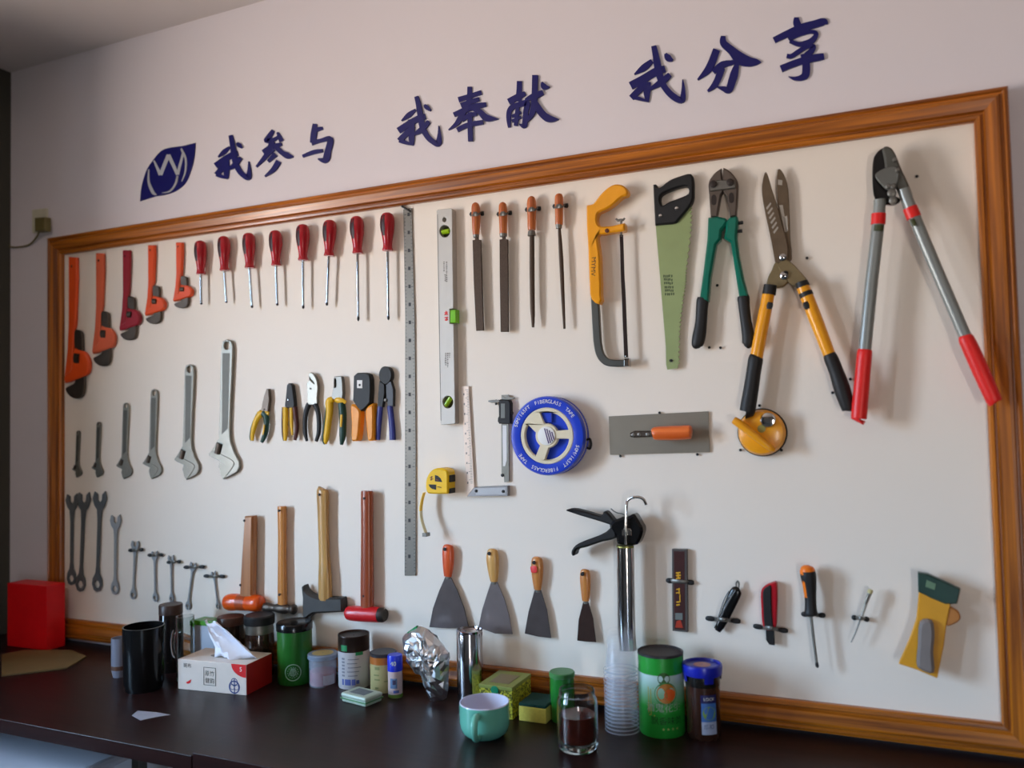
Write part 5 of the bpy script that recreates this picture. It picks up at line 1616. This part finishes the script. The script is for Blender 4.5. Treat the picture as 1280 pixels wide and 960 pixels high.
for k in range(6):
    patch('text_line', c, rr_ * 1.004, ZR + .035 + k * .009, ZR + .040 + k * .009, -.85, -.62, GPm, r)

# small yellow tin and the blue-capped tube
r, c, rr_ = jar('yellow_tin', 'small cream and orange tin with a black lid', 'tin', 480, 867, 16.8, ZR)
zt = zat(480, 815, c)
lathe('body', [(rr_ * .2, ZR), (rr_ * .97, ZR), (rr_, ZR + .003), (rr_, zt - .024), ], c, mat('tin_cream', (172, 160, 110), .45, var=.06), r)
lathe('orange_band', [(rr_, zt - .026), (rr_ * 1.004, zt - .026), (rr_ * 1.004, zt - .006)], c, mat('tin_orange', (172, 98, 34), .4), r)
lathe('lid', [(rr_ * .99, zt - .007), (rr_ * 1.02, zt - .007), (rr_ * 1.02, zt), (rr_ * .96, zt + .002), (rr_ * .2, zt + .001)], c, mat('tin_lid_dark', (52, 50, 54), .35, .3), r, closed=True)
TP = mat('tin_green_print', (130, 132, 84), .5)
for a, b, z_, h_ in ((-.7, -.3, .062, .008), (-.8, -.35, .046, .004), (-.75, -.3, .034, .004), (.0, .5, .03, .003), (-.7, -.4, .012, .004)):
    patch('print', c, rr_ * 1.004, ZR + z_, ZR + z_ + h_, a, b, TP, r)
r, c, rr_ = jar('blue_cap_tube', 'slim white tube with a blue cap beside the yellow tin', 'tube', 494.5, 873.5, 9.2, ZR)
zt = zat(494.5, 818, c)
zc_ = zat(494.5, 837, c)
TB = mat('tube_white', (196, 172, 170), .4, var=.08)
lathe('body', [(rr_ * .2, ZR), (rr_ * .95, ZR), (rr_, ZR + .004), (rr_, zc_)], c, TB, r)
lathe('cap', [(rr_ * .95, zc_ - .001), (rr_ * 1.04, zc_ - .001), (rr_ * 1.04, zt - .004), (rr_ * .95, zt), (rr_ * .2, zt)], c, mat('cap_blue', (30, 52, 196), .3), r, closed=True)
lathe('green_foot', [(rr_ * 1.01, ZR + .001), (rr_ * 1.01, ZR + .010)], c, mat('tube_green', (90, 122, 50), .4), r)
wrap_text('cap_lettering', [('40', .016, -.25, (zc_ + zt) / 2)], c, rr_ * 1.05, mat('cap_yellow', (226, 230, 180), .5), r)
patch('picture', c, rr_ * 1.006, ZR + .026, ZR + .052, -.75, .25, mat('tube_blue_print', (96, 124, 160), .5, var=.4, scale=90), r)
patch('picture_core', c, rr_ * 1.012, ZR + .036, ZR + .048, -.4, .05, mat('tube_dark_print', (70, 60, 90), .5), r)
patch('blue_line', c, rr_ * 1.006, ZR + .014, ZR + .021, -.3, .5, BP, r)
# flat mint tin
a_, b_ = on_z(428, 878, ZR), on_z(453, 884.5, ZR)
e_ = (b_ - a_)
e_.z = 0
ang = math.atan2(e_.y, e_.x)
e_.normalize()
n_ = Vector((-e_.y, e_.x, 0))
Lm = .092
md = a_ + e_ * Lm * .40 + n_ * .034
r = thing('mint_tin', 'small flat pale green tin lying before the tall white tin', 'tin', (md.x, md.y, ZR))
hm = at(440, 867, -md.y).z - ZR
hm = .024
MT = mat('mint_tin_paint', (176, 190, 172), .35, var=.06)
box('tin_base', (md.x - Lm / 2 + .002, md.y - .030, ZR), (md.x + Lm / 2 - .002, md.y + .030, ZR + hm * .55), MT, r, .004, ang)
box('tin_lid', (md.x - Lm / 2, md.y - .032, ZR + hm * .5), (md.x + Lm / 2, md.y + .032, ZR + hm), MT, r, .005, ang)
box('lid_print', (md.x - Lm * .30, md.y - .018, ZR + hm), (md.x + Lm * .28, md.y + .018, ZR + hm + .0005), mat('mint_print', (110, 118, 124), .5, var=.4, scale=60), r, 0, ang)
box('green_line', (md.x - Lm / 2 - .0004, md.y - .0326, ZR + hm * .36), (md.x + Lm / 2 + .0004, md.y + .0326, ZR + hm * .46), mat('mint_green_line', (90, 140, 92), .4), r, 0, ang)

# crumpled foil bag
Fg = Z(470, 780, 8.727)
FOIL = mat('foil', (216, 216, 218), .3, 1., var=.1, scale=40)
fd = .115
outl = Fg((290, 190), (350, 130), (450, 68), (540, 85), (590, 130), (680, 210), (760, 320), (800, 420), (792, 560), (790, 700), (770, 850), (690, 880), (590, 880),
          (570, 760), (545, 640), (470, 580), (400, 530), (345, 440), (310, 320))
lp = [at(u, v, fd) for u, v in spline(outl, 2, True)]
cen = at(*Fg((570, 400))[0], fd)
zmin = min(p_.z for p_ in lp)
r = thing('foil_bag', 'crumpled silver foil bag leaning on the wall beside the flask', 'bag', (cen.x, -fd, ZR))
rnd = random.Random(11)
V, F = [], []
n = len(lp)
NR = 8
for side in (1, -1):
    for k in range(NR + 1):
        s = 1 - k / NR
        for j, p_ in enumerate(lp):
            q_ = cen + (p_ - cen) * s
            h_ = .034 * math.sqrt(max(0, 1 - s ** 2.2))
            jt = .0034 if 0 < k < NR else .0
            low = max(0, (zmin + .06 - q_.z) / .06)
            V.append((q_.x + rnd.uniform(-jt, jt), q_.y - side * (h_ * (1 - .4 * low)) + rnd.uniform(-jt, jt) * 1.2, max(ZR + .0005, q_.z - (zmin - ZR) + rnd.uniform(-jt, jt))))
for side in (0, 1):
    o = side * (NR + 1) * n
    for k in range(NR):
        for j in range(n):
            F.append((o + k * n + j, o + k * n + (j + 1) % n, o + (k + 1) * n + (j + 1) % n, o + (k + 1) * n + j))
for j in range(n):
    F.append((j, (j + 1) % n, (NR + 1) * n + (j + 1) % n, (NR + 1) * n + j))
mk('bag_body', V, F, FOIL, r)
dz = zmin - ZR
fo = [at(u, v, fd) for u, v in Fg((350, 135), (448, 66), (462, 82), (370, 150))]
mk('green_edge', [(p_.x, p_.y - .006, p_.z - dz + .001) for p_ in fo] + [(p_.x, p_.y + .004, p_.z - dz + .001) for p_ in fo], [(0, 1, 2, 3), (4, 5, 6, 7), (0, 1, 5, 4), (1, 2, 6, 5), (2, 3, 7, 6), (3, 0, 4, 7)], mat('bag_green', (20, 130, 70), .4), r)

# steel flask
r, c, rr_ = jar('steel_flask', 'tall polished steel flask standing behind the green mug', 'flask', 588.5, 884, 16.6, ZR)
zt = zat(588.5, 787, c)
lathe('body', [(rr_ * .2, ZR), (rr_ * .97, ZR), (rr_, ZR + .004), (rr_, zt - .008), (rr_ * .98, zt - .006), (rr_ * 1.0, zt - .004), (rr_ * 1.0, zt), (rr_ * .92, zt + .001), (rr_ * .88, zt - .004), (rr_ * .2, zt - .004)],
      c, mat('flask_steel', (190, 186, 190), .14, 1., var=.04), r, closed=True, n=56)
# tea box
P0_, P1_ = at(599, 853, .165), at(640, 862, .165)
r = thing('tea_box', 'yellow-green patterned tea box behind the green mug', 'box', ((P0_.x + P1_.x) / 2, -.11, ZR))
w_ = P1_.x - P0_.x
tm = speckle('tea_box_pattern', (74, 78, 14), (198, 192, 52), 210)
tt = mat('tea_box_top', (134, 140, 66), .45, var=.25, scale=25)
zt = (P0_.z + P1_.z) / 2
box('carton', (P0_.x, -.165, ZR), (P1_.x, -.048, zt), tm, r, .0012)
box('lid', (P0_.x - .001, -.1665, zt - .008), (P1_.x + .001, -.0465, zt + .001), tt, r, .0012)
box('top_panel', (P0_.x + .018, -.145, zt + .001), (P1_.x - .018, -.075, zt + .0016), mat('tea_box_panel', (128, 112, 80), .4), r)
turn('seal', Vector((P0_.x + w_ * .48, 0, zt - .010)), [(.0105, .1652), (.0105, .1672), (.008, .1674)], mat('tea_seal', (20, 130, 90), .4), r, 20)
# sponge
a_, b_ = on_z(646.5, 902.5, ZR), on_z(684.5, 903.5, ZR)
hS = at(665, 885, -a_.y).z - ZR
dS = .085
ym = (a_.y + b_.y) / 2
r = thing('scouring_sponge', 'yellow sponge with a dark green scouring top', 'sponge', ((a_.x + b_.x) / 2, ym + dS / 2, ZR))
box('foam', (a_.x, ym, ZR), (b_.x, ym + dS, ZR + hS * .93), mat('sponge_yellow', (206, 192, 84), .9, var=.2, scale=200, bump=.6), r, .002)
box('scouring_pad', (a_.x, ym, ZR + hS * .93), (b_.x, ym + dS, ZR + hS * 1.12), mat('pad_green', (14, 58, 50), .95, var=.4, scale=300, bump=.8), r, .002)
# green lidded bottle
r, c, rr_ = jar('green_bottle', 'glossy green cylindrical tin behind the clear glass tumbler', 'tin', 704, 905, 15.5, ZR)
zt = zat(704, 839, c)
GT = mat('tin_green_gloss', (34, 122, 44), .2, coat=.6, var=.05)
lathe('body', [(rr_ * .2, ZR), (rr_ * .97, ZR), (rr_, ZR + .004), (rr_, zt - .016), (rr_ * .96, zt - .010)], c, GT, r)
lathe('lid', [(rr_ * .97, zt - .012), (rr_ * 1.04, zt - .011), (rr_ * 1.04, zt - .002), (rr_ * .98, zt), (rr_ * .2, zt)], c, mat('tin_green_lid', (66, 128, 70), .35), r, closed=True)
# green mug
r, c, rr_ = jar('green_mug', 'mint green mug with a white inside, nearest on the table', 'mug', 606.5, 931, 31.5, ZR)
zt = zat(606.5, 876.5, c)
h_ = zt - ZR
MG = mat('mug_glaze', (104, 178, 156), .14, var=.03, coat=.5)
MW = mat('mug_inside', (214, 214, 232), .15, var=.02, coat=.4)
lathe('body', [(rr_ * .1, ZR + .003), (rr_ * .60, ZR + .003), (rr_ * .62, ZR), (rr_ * .68, ZR), (rr_ * .78, ZR + h_ * .05), (rr_ * .91, ZR + h_ * .15), (rr_ * .98, ZR + h_ * .30), (rr_, ZR + h_ * .45), (rr_, ZR + h_ * .975)], c, MG, r, n=56)
lathe('inside', [(rr_, ZR + h_ * .972), (rr_ * .99, zt), (rr_ * .955, zt), (rr_ * .945, ZR + h_ * .9), (rr_ * .92, ZR + h_ * .4), (rr_ * .8, ZR + h_ * .2), (rr_ * .6, ZR + h_ * .1), (rr_ * .05, ZR + h_ * .09)], c, MW, r, n=56)
th = facing(c) - .28
hd = Vector((math.cos(th), math.sin(th), 0))
cc = Vector((c.x, c.y, 0))
tube3('handle', [cc + hd * (rr_ * .97) + Vector((0, 0, ZR + h_ * .80)), cc + hd * (rr_ * 1.3) + Vector((0, 0, ZR + h_ * .82)), cc + hd * (rr_ * 1.5) + Vector((0, 0, ZR + h_ * .66)),
                 cc + hd * (rr_ * 1.48) + Vector((0, 0, ZR + h_ * .42)), cc + hd * (rr_ * 1.22) + Vector((0, 0, ZR + h_ * .22)), cc + hd * (rr_ * .86) + Vector((0, 0, ZR + h_ * .20))],
      [.0085, .0085, .0085, .008, .008, .008], MG, r, n=14)
# glass tumbler
r, c, rr_ = jar('glass_tumbler', 'clear glass tumbler of dark tea in front of the cup stack', 'glass', 723, 945.5, 25.5, ZR)
zt = zat(723, 861, c)
h_ = zt - ZR
lathe('glass_wall', [(.001, ZR + .0005), (rr_ * .85, ZR + .0005), (rr_ * .97, ZR + .006), (rr_, ZR + .014), (rr_, ZR + h_ * .78), (rr_ * .95, ZR + h_ * .86), (rr_ * .88, ZR + h_ * .90), (rr_ * .88, zt - .002), (rr_ * .86, zt), (rr_ * .82, zt - .001), (rr_ * .82, ZR + h_ * .89),
      (rr_ * .90, ZR + h_ * .84), (rr_ * .93, ZR + h_ * .77), (rr_ * .93, ZR + .018), (rr_ * .7, ZR + .012), (.001, ZR + .011)], c, GLASS, r, n=56, closed=True)
lathe('tea', [(.001, ZR + .019), (rr_ * .80, ZR + .019), (rr_ * .885, ZR + .024), (rr_ * .885, ZR + h_ * .58), (.001, ZR + h_ * .585)], c, mat('dark_tea', (92, 32, 22), .08, var=.5, scale=50), r, n=48, closed=True)
lathe('rim_line', [(rr_ * .885, ZR + h_ * .905), (rr_ * .90, ZR + h_ * .915), (rr_ * .885, ZR + h_ * .925)], c, CLR, r)
# stack of plastic cups, mouth down
c, rr_ = stand(778.5, 920, 21.5, ZR)
PLC = bpy.data.materials.new('cup_plastic')
PLC.use_nodes = True
nn_, ll_ = PLC.node_tree.nodes, PLC.node_tree.links
pb_ = nn_['Principled BSDF']
pb_.inputs['Roughness'].default_value = .12
pb_.inputs['Specular IOR Level'].default_value = .6
tx_ = nn_.new('ShaderNodeTexCoord')
nz_ = nn_.new('ShaderNodeTexNoise')
nz_.inputs['Scale'].default_value = 30
cr_ = nn_.new('ShaderNodeValToRGB')
cr_.color_ramp.elements[0].color = (.62, .66, .74, 1)
cr_.color_ramp.elements[1].color = (.78, .80, .86, 1)
ll_.new(tx_.outputs['Object'], nz_.inputs['Vector'])
ll_.new(nz_.outputs[0], cr_.inputs[0])
ll_.new(cr_.outputs[0], pb_.inputs['Base Color'])
pb_.inputs['Alpha'].default_value = .055
RIM = mat('cup_rim_plastic', (190, 196, 210), .15, var=.03, alpha=.42)
ztop = zat(778.5, 787, c)
NC, CH = 17, .094
gap = (ztop - ZR - CH) / (NC - 1)
kr = .70
def cup_mesh():
    prof = [(rr_ * 1.0, 0), (rr_ * 1.02, .0008), (rr_ * 1.02, .0026), (rr_ * .985, .003), (rr_ * .94, .012), (rr_ * (kr + .05), CH - .004), (rr_ * kr, CH), (rr_ * .02, CH - .0015)]
    V, F = [], []
    n = 40
    for rad, z in prof:
        for j in range(n):
            g = 2 * math.pi * j / n
            V.append((rad * math.cos(g), rad * math.sin(g), z))
    for i in range(len(prof) - 1):
        for j in range(n):
            F.append((i * n + j, i * n + (j + 1) % n, (i + 1) * n + (j + 1) % n, (i + 1) * n + j))
    me = bpy.data.meshes.new('plastic_cup')
    me.from_pydata(V, [], F)
    me.materials.append(PLC)
    me.materials.append(RIM)
    for i_, p_ in enumerate(me.polygons):
        p_.material_index = 1 if i_ < 3 * n else 0
    for p_ in me.polygons:
        p_.use_smooth = True
    return me
cm = cup_mesh()
for k in range(NC):
    o = bpy.data.objects.new('plastic_cup', cm)
    COL.objects.link(o)
    o.location = (c.x, c.y, ZR + .0005 + k * gap)
    lab = '%s clear plastic cup from the table in the upturned stack' % ('first second third fourth fifth sixth seventh eighth ninth tenth eleventh twelfth thirteenth fourteenth fifteenth sixteenth last'.split()[k])
    if k == NC - 1:
        lab = 'topmost clear plastic cup of the upturned stack'
    if k == 0:
        lab = 'lowest clear plastic cup of the upturned stack, on the table'
    tag(o, lab, 'cup', 'upturned stacked plastic cups')
# big green can
r, c, rr_ = jar('green_tea_can', 'big green printed can with a black lid right of the cup stack', 'can', 828.5, 924, 28.6, ZR)
zt = zat(828.5, 813.5, c)
h_ = zt - ZR
CGm = mat('can_green', (34, 146, 48), .35, var=.05, coat=.3)
lathe('body', [(rr_ * .2, ZR), (rr_ * .97, ZR), (rr_, ZR + .004), (rr_, zt - .004)], c, CGm, r, n=56)
lathe('lid', [(rr_ * .98, zt - .006), (rr_ * 1.01, zt - .005), (rr_ * 1.01, zt), (rr_ * .96, zt + .001), (rr_ * .9, zt - .003), (rr_ * .05, zt - .004)], c, mat('can_lid', (46, 42, 44), .45), r, closed=True, n=56)
# pale printed field fading out downward as printed, with emblem and lettering
CPM = bpy.data.materials.new('can_pale_print')
CPM.use_nodes = True
_n, _l = CPM.node_tree.nodes, CPM.node_tree.links
_t, _s, _c = _n.new('ShaderNodeTexCoord'), _n.new('ShaderNodeSeparateXYZ'), _n.new('ShaderNodeValToRGB')
_c.color_ramp.elements[0].position, _c.color_ramp.elements[1].position = .15, .95
_c.color_ramp.elements[0].color = (*lin((34, 146, 48)), 1)
_c.color_ramp.elements[1].color = (*lin((176, 200, 196)), 1)
_l.new(_t.outputs['Generated'], _s.inputs[0])
_l.new(_s.outputs['Z'], _c.inputs[0])
_l.new(_c.outputs[0], _n['Principled BSDF'].inputs['Base Color'])
_n['Principled BSDF'].inputs['Roughness'].default_value = .35
patch('pale_field', c, rr_ * 1.003, ZR + h_ * .30, ZR + h_ * .765, -1.45, 1.45, CPM, r)
th = facing(c)
def cp(a, b, rad=1.006):
    g = th + a / rr_
    return (c.x + rr_ * rad * math.cos(g), c.y + rr_ * rad * math.sin(g), ZR + b)
def disc(name, a, b, r_, m, rad):
    n = 26
    V = [cp(a, b, rad)] + [cp(a + r_ * math.cos(2 * math.pi * k / n), b + r_ * math.sin(2 * math.pi * k / n), rad) for k in range(n)]
    return mk(name, V, [(0, k + 1, (k + 1) % n + 1) for k in range(n)], m, r)
disc('emblem', .006, h_ * .73, .014, mat('can_dark_green', (40, 84, 24), .4), 1.006)
disc('picture', .010, h_ * .545, .026, mat('can_picture_ring', (58, 120, 52), .4), 1.008)
disc('picture', .011, h_ * .55, .022, mat('can_picture', (176, 110, 40), .4, var=.5, scale=120), 1.010)
disc('picture', .019, h_ * .535, .013, mat('can_picture_orange', (216, 92, 28), .4), 1.012)
GLD = mat('can_gold', (160, 150, 60), .4)
V, F = [], []
for x0, x1, y0_, y1_ in ((-.026, -.024, .28, .60), (-.032, -.030, .30, .62), (-.032, -.018, .60, .615), (-.030, -.016, .27, .285)):
    o = len(V)
    V += [cp(x0, h_ * y0_), cp(x1, h_ * y0_), cp(x1, h_ * y1_), cp(x0, h_ * y1_)]
    F.append((o, o + 1, o + 2, o + 3))
mk('gold_line', V, F, GLD, r)
wrap_text('lettering', [('酒鬼花生', .021, .10, ZR + h_ * .37)], c, rr_ * 1.008, mat('can_text_grey', (150, 160, 150), .5), r)
wrap_text('lettering', [('飘香味美', .019, .22, ZR + h_ * .21)], c, rr_ * 1.008, mat('can_text_dark', (20, 50, 20), .5), r)
wrap_text('lettering', [('★ ★ ★ ★', .009, .36, ZR + h_ * .115)], c, rr_ * 1.008, mat('can_text_gold', (150, 170, 90), .5), r)
# jar with blue snap lid
r, c, rr_ = jar('blue_lid_jar', 'brown storage jar with a blue snap-on lid and blue label', 'jar', 880.5, 928, 22, ZR)
zt = zat(880.5, 829, c)
h_ = zt - ZR
BJ = mat('brown_jar', (58, 36, 28), .15, var=.12, coat=.5)
BL = mat('lid_blue', (24, 34, 160), .28, var=.05)
lathe('body', [(rr_ * .2, ZR), (rr_ * .9, ZR), (rr_ * .96, ZR + .006), (rr_ * .98, zt - .05), (rr_ * .96, zt - .02), (rr_ * .3, zt - .018)], c, BJ, r, n=48, closed=True)
lathe('dark_neck', [(rr_ * .99, zt - .046), (rr_ * 1.0, zt - .044), (rr_ * 1.0, zt - .020), (rr_ * .99, zt - .018)], c, mat('jar_neck', (26, 24, 22), .2), r)
lathe('lid', [(rr_ * 1.0, zt - .024), (rr_ * 1.12, zt - .022), (rr_ * 1.17, zt - .006), (rr_ * 1.14, zt), (rr_ * 1.04, zt + .001), (rr_ * .98, zt - .004), (rr_ * .05, zt - .004)], c, BL, r, n=48, closed=True)
th = facing(c)
for a in (.35, -1.2, 1.9, 3.4):
    lathe('lid_clip', [(rr_ * 1.04, zt - .036), (rr_ * 1.07, zt - .036), (rr_ * 1.16, zt - .014), (rr_ * 1.12, zt - .012)], c, BL, r, n=8, arc=(th + a - .25, th + a + .25))
lathe('lid_sticker', [(rr_ * .5, zt - .0032), (rr_ * .05, zt - .0032)], c, mat('lid_sticker', (176, 130, 126), .5, var=.4, scale=60), r)
patch('label', c, rr_ * 1.0, ZR + h_ * .10, ZR + h_ * .60, -.12, .78, mat('jar_label_blue', (60, 108, 176), .4, var=.35, scale=26), r)
patch('label_header', c, rr_ * 1.006, ZR + h_ * .52, ZR + h_ * .63, -.14, .80, mat('jar_label_navy', (22, 26, 84), .4), r)
patch('label_foot', c, rr_ * 1.006, ZR + h_ * .10, ZR + h_ * .27, -.12, .78, mat('jar_label_pale', (170, 182, 206), .4, var=.2, scale=40), r)
disc2 = lambda a, b, q_, m, rad: mk('label_picture', [(lambda g, zz: (c.x + rr_ * rad * math.cos(g), c.y + rr_ * rad * math.sin(g), zz))(th + (a + q_ * math.cos(2 * math.pi * k / 20)) / rr_, ZR + b + q_ * math.sin(2 * math.pi * k / 20)) for k in range(20)], [tuple(range(20))], m, r)
disc2(.013, h_ * .385, .015, mat('label_green', (110, 150, 70), .4), 1.008)
wrap_text('label_lettering', [('LOCK', .0095, .34, ZR + h_ * .575)], c, rr_ * 1.012, WHITE, r)
wrap_text('label_lettering', [('乐扣', .012, .30, ZR + h_ * .20)], c, rr_ * 1.012, mat('label_navy_text', (40, 50, 110), .4), r)
# guessed low white stool, built for an unidentified bright patch below the left table
pcn = on_z(60, 940, ZL - .14)
r = thing('white_stool', 'glossy white low surface below the left table edge', 'stool', (pcn.x, -.80, 0))
WG = mat('white_gloss', (214, 216, 228), .12, coat=.6, var=.02)
box('seat', (pcn.x - .36, pcn.y - .30, ZL - .17), (pcn.x + .20, pcn.y + .22, ZL - .14), WG, r, .012)
for x in (pcn.x - .33, pcn.x + .14):
    for y in (pcn.y - .27, pcn.y + .15):
        box('leg', (x, y, 0), (x + .03, y + .03, ZL - .17), SATIN, r, .003)
